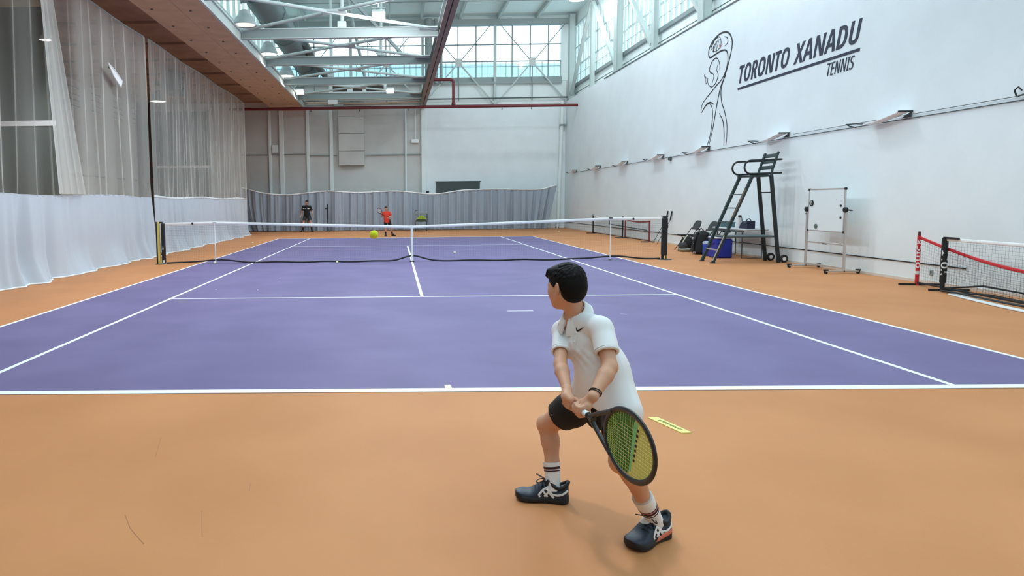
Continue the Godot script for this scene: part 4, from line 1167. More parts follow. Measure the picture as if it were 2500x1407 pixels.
func mini_net(label: String, a: Vector3, b: Vector3, h: float, post: Material, tape: Material, sag: float, foot: float, nv: int, post_end := true) -> Node3D:
	# a low portable net from post a to post b with T-shaped feet and a bottom rail
	var t := thing("portable_net", label, "net", a)
	var d := b - a
	var side := Vector3.UP.cross(d.normalized())
	var fn := func(u: float, v: float) -> Vector3:
		var top := h - 0.03 - sag * sin(PI * u)
		return d * u + Vector3(0, lerpf(top, 0.07, v), 0)
	stuff(put("mesh", net_grid(fn, int(d.length() / 0.06), nv, 0.0012, 2, 2), M.black_soft, t))
	var top := []
	for k in 25:
		var u := k / 24.0
		top.append(d * u + Vector3(0, h - 0.03 - sag * sin(PI * u), 0))
	put("top_tape", MB.new().tube(top, 0.026, 8, false, 0.3, side), tape, t)
	put("bottom_rail", MB.new().bar(Vector3(0, 0.05, 0), d + Vector3(0, 0.05, 0), 0.025, 0.025), M.black, t)
	for e in ([0, 1] if post_end else [0]):
		var p: Vector3 = d * e
		put("post", MB.new().tube([p, p + Vector3(0, h, 0)], 0.03, 10), post, t)
		put("foot_bar", MB.new().bar(p + side * foot + Vector3(0, 0.018, 0), p - side * foot * 0.5 + Vector3(0, 0.018, 0), 0.04, 0.03), M.black, t)
	return t

func upright_letters(text: String, at: Vector3, height: float, width: float, m: Material, parent: Node3D) -> void:
	# lettering that climbs a post, read from the court
	var tm := TextMesh.new()
	var f := SystemFont.new(); f.font_names = PackedStringArray(["Droid Sans"]); f.font_weight = 700
	tm.font = f; tm.text = text; tm.font_size = 48; tm.depth = 0.01; tm.pixel_size = 0.01; tm.curve_step = 3.0
	var arr := tm.get_mesh_arrays(); var vs: PackedVector3Array = arr[Mesh.ARRAY_VERTEX]
	var lo := vs[0]; var hi := vs[0]
	for p in vs:
		lo = lo.min(p); hi = hi.max(p)
	var mb := MB.new(); mb.v = vs; mb.n = arr[Mesh.ARRAY_NORMAL]
	for k in vs.size():
		var q := (vs[k] - lo) / (hi - lo)
		var an := (0.5 - q.y) * 1.9
		# wrapped round the post, centred toward the camera side
		var dir := Vector3(sin(an - 0.45), 0, cos(an - 0.45))
		mb.v[k] = at + dir * (width + 0.002 * q.z) + Vector3(0, q.x * height, 0)
		mb.n[k] = dir
	var ix = arr[Mesh.ARRAY_INDEX]
	for k in range(0, ix.size(), 3): mb.face(ix[k], ix[k + 1], ix[k + 2])
	put("lettering", mb, m, parent)

func build_mini_nets() -> void:
	var red := mat("c8232f", 0.5)
	var t := mini_net("low portable net with a red post and sagging red tape at the right edge", Vector3(8.58, 0, 5.5), Vector3(7.7, 0, 11.2), 0.86, red, red, 0.36, 0.55, 14)
	put("post_tip", MB.new().cyl(Vector3(0, 0.86, 0), Vector3(0, 0.93, 0), 0.02), mat("5a1a20", 0.5), t)
	upright_letters("QUICK", Vector3(0, 0.3, 0), 0.5, 0.0325, M.white, t)
	put("label_patch", MB.new().tube([Vector3(0, 0.19, 0), Vector3(0, 0.25, 0)], 0.0315, 10), mat("e8d8d8", 0.6), t)
	var blk := mini_net("low portable net with a black lettered post and white tape at the right edge", Vector3(8.42, 0, 6.25), Vector3(7.9, 0, 12.2), 0.87, M.black, M.white, 0.0, 0.4, 15)
	put("padding", MB.new().tube([Vector3(0, 0.14, 0), Vector3(0, 0.86, 0)], 0.045, 12), M.black, blk)
	put("top_arm", MB.new().bar(Vector3(-0.02, 0.865, 0), Vector3(-0.05, 0.865, 0.32), 0.03, 0.03), M.black, blk)
	upright_letters("VOLT", Vector3(0, 0.26, 0), 0.4, 0.049, M.white, blk)
	put("floor_frame", MB.new().tube([Vector3(0.0, 0.05, 0.05), Vector3(0.22, 0.14, 0.5), Vector3(0.15, 0.12, 1.5), Vector3(-0.1, 0.1, 4.0)], 0.014, 8), M.black, blk)
	put("floor_frame", MB.new().tube([Vector3(-0.1, 0.02, 0.1), Vector3(-0.25, 0.05, 0.6), Vector3(-0.42, 0.05, 1.6), Vector3(-0.62, 0.05, 4.0)], 0.016, 8), M.black, blk)
	put("floor_frame", MB.new().tube([Vector3(-0.15, 0.02, 0.3), Vector3(-0.02, 0.06, 0.9), Vector3(-0.2, 0.05, 2.2), Vector3(-0.45, 0.05, 4.0)], 0.012, 8), M.black, blk)
	var skirt := MB.new()
	ribbon(skirt, [Vector3(-0.2, 0.012, 0.45), Vector3(-0.36, 0.012, 1.0), Vector3(-0.52, 0.012, 1.7), Vector3(-0.75, 0.012, 3.2)], 0.012, 0.12, Vector3.UP)
	put("floor_band", skirt, M.white, blk)
	# two more by the far right wall, behind the main net
	mini_net("low portable net with thin dark posts by the right wall near the far corner", Vector3(8.62, 0, -9.8), Vector3(8.6, 0, -13.75), 0.86, M.black, M.white, 0.14, 0.3, 14)
	mini_net("low portable net with a red-topped post just behind the main net", Vector3(8.62, 0, -6.95), Vector3(8.66, 0, -9.6), 0.77, mat("7c2a30", 0.5), mat("7e2530", 0.5), 0.05, 0.3, 13)
	var hoop := thing("hoop_frame", "thin dark bent tube frame lying behind the far portable nets", "frame", Vector3(8.8, 0, -8.0))
	put("tube", MB.new().tube([Vector3(-0.1, 0.02, 0.9), Vector3(-0.05, 0.3, 0.7), Vector3(0.0, 0.4, 0.3), Vector3(0.0, 0.43, -1.5), Vector3(0.0, 0.48, -4.0), Vector3(0.0, 0.8, -4.1)], 0.02, 8), M.steel_dark, hoop)
	put("foot", MB.new().box(Vector3(-0.1, 0.012, 0.95), Vector3(0.3, 0.024, 0.06)), M.steel_dark, hoop)
	for q in [[-6.55, -6.2, "left"], [-6.15, -5.85, "right"]]:
		var r := thing("leaning_rod", "slim black-gripped rod leaning on the right wall behind the net post, the " + q[2] + " one", "rod", Vector3(8.7, 0, q[0]))
		put("shaft", MB.new().cyl(Vector3(-0.1, 0.01, 0), Vector3(0.2, 0.82, q[1] - q[0]), 0.011, 8), M.steel_dark, r)
		put("grip", MB.new().cyl(Vector3(0.2, 0.82, q[1] - q[0]), Vector3(0.225, 1.12, (q[1] - q[0]) * 1.2), 0.022, 10), M.black, r)

func build_side_things() -> void:
	# folding chairs against the wall
	var chair: Node3D
	var spots := [[-3.05, "black folding chair standing farthest left of the row, its back seen side on"], [-2.05, "black folding chair behind the tall black racket bag"], [-1.15, "black folding chair behind the umpire chair's ladder"]]
	for k in 3:
		var at := Vector3(8.3, 0, spots[k][0])
		if k == 0:
			chair = thing("folding_chair", spots[k][1], "chair", at, 0.0, "folding chairs by the right wall")
			for s in [-1.0, 1.0]:
				var z: float = s * 0.21
				put("leg", MB.new().tube([Vector3(-0.3, 0.01, z), Vector3(0.05, 0.43, z), Vector3(0.2, 0.66, z)], 0.012, 6), M.black, chair)
				put("leg", MB.new().tube([Vector3(0.22, 0.01, z * 0.9), Vector3(-0.12, 0.44, z * 0.9)], 0.012, 6), M.black, chair)
			put("seat", slab(-0.24, 0.16, 0.44, 0.475, -0.2, 0.2, 0.012), M.black_soft, chair)
			put("backrest", MB.new().prism(PackedVector2Array([Vector2(-0.2, 0.0), Vector2(0.2, 0.0), Vector2(0.22, 0.14), Vector2(0.18, 0.25), Vector2(0.1, 0.29), Vector2(-0.1, 0.29), Vector2(-0.18, 0.25), Vector2(-0.22, 0.14)]), Vector3(0.2, 0.62, 0), Vector3(0, 0, 1), Vector3(0.4, 0.92, 0).normalized(), Vector3(0.025, -0.01, 0)), mat("303436", 0.6), chair)
			put("brace", MB.new().bar(Vector3(0.13, 0.1, -0.19), Vector3(0.13, 0.1, 0.19), 0.015, 0.015), M.black, chair)
		else:
			copy(chair, at, spots[k][1])
	var b := thing("backpack", "black and pale backpack slumped beside the leftmost folding chair", "bag", Vector3(8.05, 0, -2.62))
	put("body", MB.new().ball(Vector3(0.05, 0.22, 0), Vector3(0.2, 0.22, 0.17)), M.black_soft, b)
	put("pocket", MB.new().ball(Vector3(-0.08, 0.16, 0.08), Vector3(0.13, 0.14, 0.11)), mat("3a3c3c", 0.8), b)
	put("trim", MB.new().tube([Vector3(-0.16, 0.12, 0.12), Vector3(-0.12, 0.28, 0.12), Vector3(-0.02, 0.42, 0.08), Vector3(0.06, 0.46, 0.0)], 0.022, 6), mat("b9b6a2", 0.8), b)
	put("strap", MB.new().tube([Vector3(-0.2, 0.02, 0.0), Vector3(-0.2, 0.2, 0.05), Vector3(-0.1, 0.4, 0.06)], 0.014, 6), M.black, b)
	put("base_panel", MB.new().ball(Vector3(-0.02, 0.06, 0.06), Vector3(0.22, 0.06, 0.17)), mat("9c9a8c", 0.8), b)
	b = thing("racket_bag", "tall black racket bag standing against the folding chairs", "bag", Vector3(8.0, 0, -1.62))
	var prof := []
	for k in 17:
		var q := k / 16.0
		prof.append(Vector2(0.21 * pow(maxf(0.0, 1.0 - pow(2.0 * q - 0.92, 6.0)), 0.4) * (1.0 - 0.22 * q) + 0.004, 0.005 + 0.66 * q))
	put("body", MB.new().lathe(prof, Vector3(0.02, 0, 0), Basis(Vector3.BACK, -0.12).scaled(Vector3(1.1, 1.0, 1.45)), 24), M.black_soft, b)
	put("shoulder_pad", MB.new().tube([Vector3(-0.2, 0.1, 0.1), Vector3(-0.19, 0.35, 0.1), Vector3(-0.08, 0.6, 0.08)], 0.035, 8), M.black, b)
	put("top_handle", MB.new().tube([Vector3(0.02, 0.64, -0.08), Vector3(0.05, 0.72, 0.0), Vector3(0.08, 0.66, 0.08)], 0.014, 6), M.black, b)
	put("tag", MB.new().box(Vector3(-0.18, 0.05, 0.14), Vector3(0.06, 0.05, 0.05)), M.alu, b)
	put("badge", MB.new().ball(Vector3(-0.2, 0.3, 0.12), Vector3(0.012, 0.02, 0.014)), M.white, b)
	tag(put("racket_cover", MB.new().ball(Vector3(8.66, 0.4, -2.55), Vector3(0.03, 0.4, 0.13), Basis(Vector3.BACK, -0.4)), mat("b5bbb5", 0.7)), "pale oval racket cover leaning between the leftmost two folding chairs", "racket cover")
	# blue bin and water cooler
	b = thing("cooler_box", "bright blue plastic cooler box behind the umpire chair's ladder", "cooler", Vector3(8.02, 0, -0.42))
	put("body", MB.new().box(Vector3(0, 0.25, 0), Vector3(0.42, 0.5, 0.46), Basis(), 0.03), mat("1c2f9e", 0.45), b)
	put("lid", MB.new().box(Vector3(0, 0.525, 0), Vector3(0.44, 0.05, 0.48), Basis(), 0.015), mat("c8ccd4", 0.5), b)
	put("handle", MB.new().tube([Vector3(-0.22, 0.4, -0.12), Vector3(-0.25, 0.36, -0.1), Vector3(-0.25, 0.36, 0.1), Vector3(-0.22, 0.4, 0.12)], 0.012, 6), mat("16257d", 0.5), b)
	b = thing("water_jug", "small blue jug with a pale lid left of the blue cooler box", "jug", Vector3(7.98, 0, -0.98))
	put("body", MB.new().lathe([Vector2(0.0, 0.0), Vector2(0.13, 0.0), Vector2(0.15, 0.04), Vector2(0.15, 0.3), Vector2(0.13, 0.34)], Vector3.ZERO), mat("2e49b4", 0.45), b)
	put("lid", MB.new().lathe([Vector2(0.155, 0.33), Vector2(0.155, 0.37), Vector2(0.12, 0.39), Vector2(0.0, 0.39)], Vector3.ZERO), mat("b9c4dc", 0.5), b)
	put("spout", MB.new().cyl(Vector3(0, 0.39, 0), Vector3(0, 0.43, 0), 0.03), mat("20263a", 0.5), b)
	b = thing("drink_bottle", "dark blue bottle standing on the lid of the small blue jug", "bottle", Vector3(8.0, 0.43, -0.98))
	put("body", MB.new().lathe([Vector2(0.0, 0.0), Vector2(0.05, 0.0), Vector2(0.05, 0.09), Vector2(0.03, 0.12), Vector2(0.02, 0.14)], Vector3.ZERO), mat("27304e", 0.4), b)
	put("cap", MB.new().cyl(Vector3(0, 0.14, 0), Vector3(0, 0.17, 0), 0.024), M.black, b)
	# table and what stands on it
	var t := thing("folding_table", "grey-topped folding table behind the umpire chair", "table", Vector3(8.58, 0, -0.6))
	put("table_top", MB.new().box(Vector3(0, 0.74, 0), Vector3(0.6, 0.05, 1.75), Basis(), 0.02), mat("b9babc", 0.5), t)
	for s in [-1.0, 1.0]:
		put("leg_frame", MB.new().tube([Vector3(-0.25, 0.72, s * 0.66), Vector3(-0.25, 0.02, s * 0.66), Vector3(0.25, 0.02, s * 0.66), Vector3(0.25, 0.72, s * 0.66)], 0.014, 6), M.steel_dark, t)
	put("apron", slab(-0.27, -0.25, 0.67, 0.715, -0.75, 0.75), M.steel_dark, t)
	b = thing("flask", "tall pale drinking flask with a black cap on the folding table", "bottle", Vector3(8.45, 0.765, -0.33))
	put("body", MB.new().lathe([Vector2(0.0, 0.0), Vector2(0.045, 0.0), Vector2(0.045, 0.25), Vector2(0.038, 0.27)], Vector3.ZERO), mat("d5d2d0", 0.4), b)
	put("cap", MB.new().lathe([Vector2(0.04, 0.27), Vector2(0.042, 0.32), Vector2(0.03, 0.335), Vector2(0.0, 0.335)], Vector3.ZERO), M.black, b)
	put("spout", MB.new().bar(Vector3(0.03, 0.3, 0.02), Vector3(0.05, 0.16, 0.035), 0.012, 0.012), M.black, b)
	b = thing("gym_bag", "navy lunch bag with an open handle at the right end of the folding table", "bag", Vector3(8.5, 0.765, 0.0))
	put("body", MB.new().prism(PackedVector2Array([Vector2(-0.26, 0.0), Vector2(0.14, 0.0), Vector2(0.14, 0.2), Vector2(0.03, 0.13), Vector2(-0.1, 0.18), Vector2(-0.2, 0.1)]), Vector3(-0.1, 0, 0), Vector3(0, 0, 1), Vector3.UP, Vector3(0.2, 0, 0)), mat("262a40", 0.75), b)
	put("handle", MB.new().tube([Vector3(0, 0.18, -0.1), Vector3(0, 0.24, -0.04), Vector3(0, 0.25, 0.06), Vector3(0, 0.2, 0.13)], 0.012, 6), mat("1d2030", 0.75), b)
	b = thing("kit_box", "teal-grey box on the folding table behind the umpire chair's ladder", "box", Vector3(8.45, 0.765, -0.95))
	put("body", MB.new().box(Vector3(0, 0.06, 0), Vector3(0.24, 0.12, 0.34), Basis(), 0.015), mat("4c6a70", 0.6), b)
	put("lid", MB.new().box(Vector3(0, 0.13, 0), Vector3(0.25, 0.02, 0.35), Basis(), 0.006), mat("5d7d82", 0.6), b)

func build_cart() -> void:
	var t := thing("ball_cart", "dark metal ball cart heaped with yellow balls in front of the far grey curtain", "cart", Vector3(0.92, 0, -17.85))
	var fr := MB.new()
	for s in [-1.0, 1.0]:
		for q in [-1.0, 1.0]:
			put("leg", MB.new().cyl(Vector3(s * 0.28, 0.0, q * 0.18), Vector3(s * 0.3, 0.55, q * 0.2), 0.018, 8), M.steel_dark, t)
	for y in [0.52, 0.9]:
		for q in [-1.0, 1.0]:
			fr.bar(Vector3(-0.31, y, q * 0.21), Vector3(0.31, y, q * 0.21), 0.03, 0.03)
			fr.bar(Vector3(q * 0.31, y, -0.21), Vector3(q * 0.31, y, 0.21), 0.03, 0.03)
	for q in [-1.0, 1.0]:
		for s in [-1.0, 1.0]: fr.bar(Vector3(q * 0.31, 0.52, s * 0.21), Vector3(q * 0.31, 0.9, s * 0.21), 0.03, 0.03)
	put("basket_frame", fr, mat("3e4a36", 0.6), t)
	var fn := func(u: float, v: float) -> Vector3: return Vector3(lerpf(-0.3, 0.3, u), lerpf(0.9, 0.52, v), 0.21)
	stuff(put("basket_mesh", net_grid(fn, 10, 6, 0.003, 1, 1), mat("57623f", 0.6), t))
	put("basket_floor", slab(-0.3, 0.3, 0.5, 0.52, -0.2, 0.2), mat("3e4a36", 0.6), t)
	put("handle", MB.new().tube([Vector3(-0.31, 0.0, 0.0), Vector3(-0.31, 1.05, 0.0), Vector3(-0.28, 1.08, 0), Vector3(-0.18, 1.08, 0.0)], 0.022, 8), M.steel_dark, t)
	put("tray", slab(-0.28, 0.28, 0.1, 0.12, -0.18, 0.18), M.steel_dark, t)
	put("ball_sack", MB.new().ball(Vector3(0, 0.56, 0), Vector3(0.27, 0.08, 0.18)), mat("3e4a36", 0.8), t)
	# the visible balls of the heap, one by one
	var bm := MB.new().ball(Vector3.ZERO, Vector3.ONE * 0.0335, Basis(), 10, 7).mesh()
	var r := RandomNumberGenerator.new(); r.seed = 5
	var first: Node3D
	for lay in 3:
		for i in 7 - lay * 2:
			for j in 4 - lay:
				var p := Vector3(0.94 + (i - (6 - lay * 2) * 0.5) * 0.069 + r.randf_range(-0.006, 0.006), 0.66 + lay * 0.058, -17.85 + (j - (3 - lay) * 0.5) * 0.075)
				if first == null:
					first = put("cart_ball", bm, M.ball)
					tag(first, "yellow ball in the heap on the ball cart", "ball", "balls heaped on the cart")
					first.position = p
				else:
					copy(first, p, "yellow ball in the heap on the ball cart")

class Field:
	# a solid made of rounded bones and lumps that melt into one another, meshed as surface nets
	var prims := []
	var h := 0.01
	var lo := Vector3.ONE * 1e9
	var hi := Vector3.ONE * -1e9
	var nx := 0; var ny := 0; var nz := 0
	var f := PackedFloat32Array()
	func _init(cell: float) -> void: h = cell
	func grow(p: Vector3, r: float) -> void:
		lo = lo.min(p - Vector3.ONE * r); hi = hi.max(p + Vector3.ONE * r)
	func bone(a: Vector3, b: Vector3, ra: float, rb: float, k := 0.02, ax := Vector3.ZERO, s := 1.0) -> Field:
		prims.append([0, a, b, ra, rb, k, ax, s]); grow(a, ra); grow(b, rb); return self
	func chain(pts: Array, rs: Array, k := 0.02) -> Field:
		for i in pts.size() - 1: bone(pts[i], pts[i + 1], rs[i], rs[i + 1], k)
		return self
	func lump(c: Vector3, r: Vector3, b := Basis(), k := 0.02) -> Field:
		prims.append([1, c, r, b, k]); grow(c, maxf(r.x, maxf(r.y, r.z))); return self
	func carve_bone(a: Vector3, b: Vector3, ra: float, rb: float) -> Field:
		prims.append([2, a, b, ra, rb]); return self
	func carve_lump(c: Vector3, r: Vector3, b := Basis()) -> Field:
		prims.append([4, c, r, b]); return self
	func cut(p: Vector3, n: Vector3, near := Vector3.ZERO, reach := 99.0) -> Field:
		# keeps the side that n points away from, inside a sphere
		prims.append([3, p, n.normalized(), near, reach]); return self
	func ripple(amp: float, fr: Vector3, ph: float) -> Field:
		prims.append([5, amp, fr, ph]); return self
	func range3(a: Vector3, b: Vector3) -> Array:
		var i0 := ((a - lo) / h).floor(); var i1 := ((b - lo) / h).ceil()
		return [clampi(int(i0.x), 0, nx - 1), clampi(int(i1.x), 0, nx - 1), clampi(int(i0.y), 0, ny - 1), clampi(int(i1.y), 0, ny - 1), clampi(int(i0.z), 0, nz - 1), clampi(int(i1.z), 0, nz - 1)]
	func run() -> void:
		lo -= Vector3.ONE * h * 4.0; hi += Vector3.ONE * h * 4.0
		nx = int((hi.x - lo.x) / h) + 2; ny = int((hi.y - lo.y) / h) + 2; nz = int((hi.z - lo.z) / h) + 2
		f.resize(nx * ny * nz); f.fill(0.5)
		for q in prims:
			match int(q[0]):
				0: _bone(q)
				1: _lump(q)
				2: _carve(q)
				3: _cut(q)
				4: _carve_lump(q)
				5: _ripple(q)
	func _bone(q: Array) -> void:
		var a: Vector3 = q[1]; var b: Vector3 = q[2]; var ra: float = q[3]; var rb: float = q[4]; var k: float = q[5]
		var ax: Vector3 = q[6]; var s: float = q[7]
		var m := maxf(ra, rb) + k + h * 2.5
		var g := range3(a.min(b) - Vector3.ONE * m, a.max(b) + Vector3.ONE * m)
		var ab := b - a
		if s != 1.0: ab += ax * ab.dot(ax) * (s - 1.0)
		var l2 := maxf(ab.length_squared(), 1e-9)
		for iz in range(g[4], g[5] + 1):
			for iy in range(g[2], g[3] + 1):
				var row := (iz * ny + iy) * nx
				for ix in range(g[0], g[1] + 1):
					var p := lo + Vector3(ix, iy, iz) * h - a
					if s != 1.0: p += ax * p.dot(ax) * (s - 1.0)
					var t := clampf(p.dot(ab) / l2, 0.0, 1.0)
					var d := (p - ab * t).length() - lerpf(ra, rb, t)
					if d < m:
						var o := f[row + ix]
						var e := maxf(k - absf(o - d), 0.0)
						f[row + ix] = minf(o, d) - (e * e / (4.0 * k) if k > 0.0 else 0.0)
	func _ell(p: Vector3, r: Vector3) -> float:
		var k0 := (p / r).length()
		var k1 := (p / (r * r)).length()
		return k0 * (k0 - 1.0) / maxf(k1, 1e-6)
	func _lump(q: Array) -> void:
		var c: Vector3 = q[1]; var r: Vector3 = q[2]; var b: Basis = q[3]; var k: float = q[4]
		var m := maxf(r.x, maxf(r.y, r.z)) + k + h * 2.5
		var bi := b.inverse()
		var g := range3(c - Vector3.ONE * m, c + Vector3.ONE * m)
		for iz in range(g[4], g[5] + 1):
			for iy in range(g[2], g[3] + 1):
				var row := (iz * ny + iy) * nx
				for ix in range(g[0], g[1] + 1):
					var d := _ell(bi * (lo + Vector3(ix, iy, iz) * h - c), r)
					var o := f[row + ix]
					var e := maxf(k - absf(o - d), 0.0)
					f[row + ix] = minf(o, d) - (e * e / (4.0 * k) if k > 0.0 else 0.0)
	func _carve(q: Array) -> void:
		var a: Vector3 = q[1]; var b: Vector3 = q[2]; var ra: float = q[3]; var rb: float = q[4]
		var m := maxf(ra, rb) + h * 2.5
		var g := range3(a.min(b) - Vector3.ONE * m, a.max(b) + Vector3.ONE * m)
		var ab := b - a; var l2 := maxf(ab.length_squared(), 1e-9)
		for iz in range(g[4], g[5] + 1):
			for iy in range(g[2], g[3] + 1):
				var row := (iz * ny + iy) * nx
				for ix in range(g[0], g[1] + 1):
					var p := lo + Vector3(ix, iy, iz) * h - a
					var t := clampf(p.dot(ab) / l2, 0.0, 1.0)
					f[row + ix] = maxf(f[row + ix], lerpf(ra, rb, t) - (p - ab * t).length())
	func _carve_lump(q: Array) -> void:
		var c: Vector3 = q[1]; var r: Vector3 = q[2]; var bi: Basis = (q[3] as Basis).inverse()
		var m := maxf(r.x, maxf(r.y, r.z)) + h * 2.5
		var g := range3(c - Vector3.ONE * m, c + Vector3.ONE * m)
		for iz in range(g[4], g[5] + 1):
			for iy in range(g[2], g[3] + 1):
				var row := (iz * ny + iy) * nx
				for ix in range(g[0], g[1] + 1):
					f[row + ix] = maxf(f[row + ix], -_ell(bi * (lo + Vector3(ix, iy, iz) * h - c), r))
	func _cut(q: Array) -> void:
		var p: Vector3 = q[1]; var n: Vector3 = q[2]; var near: Vector3 = q[3]; var reach: float = q[4]
		var g := range3(near - Vector3.ONE * reach, near + Vector3.ONE * reach)
		var whole := reach > 50.0
		for iz in range(g[4], g[5] + 1):
			for iy in range(g[2], g[3] + 1):
				var row := (iz * ny + iy) * nx
				for ix in range(g[0], g[1] + 1):
					var x := lo + Vector3(ix, iy, iz) * h
					if whole or x.distance_squared_to(near) < reach * reach:
						f[row + ix] = maxf(f[row + ix], (x - p).dot(n))
	func _ripple(q: Array) -> void:
		var amp: float = q[1]; var fr: Vector3 = q[2]; var ph: float = q[3]
		for iz in nz:
			for iy in ny:
				var row := (iz * ny + iy) * nx
				for ix in nx:
					if absf(f[row + ix]) < 0.06:
						var x := lo + Vector3(ix, iy, iz) * h
						f[row + ix] += amp * sin(x.dot(fr) + ph + 1.7 * sin(x.y * 9.0 + ph) + 1.1 * sin(x.x * 11.0))
	func at(p: Vector3) -> float:
		var g := (p - lo) / h
		var i := clampi(int(g.x), 0, nx - 2); var j := clampi(int(g.y), 0, ny - 2); var k := clampi(int(g.z), 0, nz - 2)
		var a := g.x - i; var b := g.y - j; var c := g.z - k
		var o := (k * ny + j) * nx + i; var o2 := o + nx * ny
		return lerpf(lerpf(lerpf(f[o], f[o + 1], a), lerpf(f[o + nx], f[o + nx + 1], a), b), lerpf(lerpf(f[o2], f[o2 + 1], a), lerpf(f[o2 + nx], f[o2 + nx + 1], a), b), c)
	func cell(ix: int, iy: int, iz: int, mb: MB, seen: Dictionary, off: Vector3) -> int:
		var key := (iz * ny + iy) * nx + ix
		if seen.has(key): return seen[key]
		var s := Vector3.ZERO; var c := 0
		var v8 := [f[key], f[key + 1], f[key + nx], f[key + nx + 1], f[key + nx * ny], f[key + nx * ny + 1], f[key + nx * ny + nx], f[key + nx * ny + nx + 1]]
		for e in 12:
			var a: int; var b: int
			if e < 4: a = e * 2; b = a + 1
			elif e < 8: a = (e - 4) % 2 + ((e - 4) / 2) * 4; b = a + 2
			else: a = e - 8; b = a + 4
			var fa: float = v8[a]; var fb: float = v8[b]
			if (fa < 0.0) != (fb < 0.0):
				var t := fa / (fa - fb)
				s += Vector3(a & 1, (a >> 1) & 1, a >> 2).lerp(Vector3(b & 1, (b >> 1) & 1, b >> 2), t); c += 1
		var p := lo + (Vector3(ix, iy, iz) + (s / c if c > 0 else Vector3.ONE * 0.5)) * h
		var d := h * 0.8
		var g := Vector3(at(p + Vector3(d, 0, 0)) - at(p - Vector3(d, 0, 0)), at(p + Vector3(0, d, 0)) - at(p - Vector3(0, d, 0)), at(p + Vector3(0, 0, d)) - at(p - Vector3(0, 0, d)))
		var id := mb.vert(p - off, g.normalized())
		seen[key] = id
		return id
	func mesh_into(mb: MB, off: Vector3) -> void:
		run()
		var seen := {}
		var st := [1, nx, nx * ny]
		for iz in range(1, nz - 1):
			for iy in range(1, ny - 1):
				var row := (iz * ny + iy) * nx
				for ix in range(1, nx - 1):
					var s := f[row + ix] < 0.0
					if s != (f[row + ix + 1] < 0.0):
						_q(mb, cell(ix, iy, iz, mb, seen, off), cell(ix, iy - 1, iz, mb, seen, off), cell(ix, iy - 1, iz - 1, mb, seen, off), cell(ix, iy, iz - 1, mb, seen, off))
					if s != (f[row + ix + nx] < 0.0):
						_q(mb, cell(ix, iy, iz, mb, seen, off), cell(ix - 1, iy, iz, mb, seen, off), cell(ix - 1, iy, iz - 1, mb, seen, off), cell(ix, iy, iz - 1, mb, seen, off))
					if s != (f[row + ix + nx * ny] < 0.0):
						_q(mb, cell(ix, iy, iz, mb, seen, off), cell(ix - 1, iy, iz, mb, seen, off), cell(ix - 1, iy - 1, iz, mb, seen, off), cell(ix, iy - 1, iz, mb, seen, off))
	func _q(mb: MB, a: int, b: int, c: int, d: int) -> void:
		mb.face(a, b, c); mb.face(a, c, d)
	func surface(p: Vector3, dir: Vector3) -> Vector3:
		# walks from outside along dir to the skin
		var x := p
		for k in 90:
			var g := (x - lo) / h
			var v := 0.5
			if g.x > 0.0 and g.y > 0.0 and g.z > 0.0 and g.x < nx - 1 and g.y < ny - 1 and g.z < nz - 1: v = at(x)
			if v < 0.0004: return x
			x += dir * clampf(v * 0.7, 0.0006, 0.006)
		return p
	func grad(p: Vector3) -> Vector3:
		var d := h
		return Vector3(at(p + Vector3(d, 0, 0)) - at(p - Vector3(d, 0, 0)), at(p + Vector3(0, d, 0)) - at(p - Vector3(0, d, 0)), at(p + Vector3(0, 0, d)) - at(p - Vector3(0, 0, d))).normalized()

func solid(called: String, fl: Field, m: Material, parent: Node3D) -> MeshInstance3D:
	var mb := MB.new()
	fl.mesh_into(mb, parent.position if parent.get_parent() == self else (parent.get_parent() as Node3D).position)
	return put(called, mb, m, parent)

func facing(fwd: Vector3, up := Vector3.UP) -> Basis:
	# local z looks along fwd
	var z := fwd.normalized(); var x := up.cross(z).normalized()
	return Basis(x, z.cross(x), z)

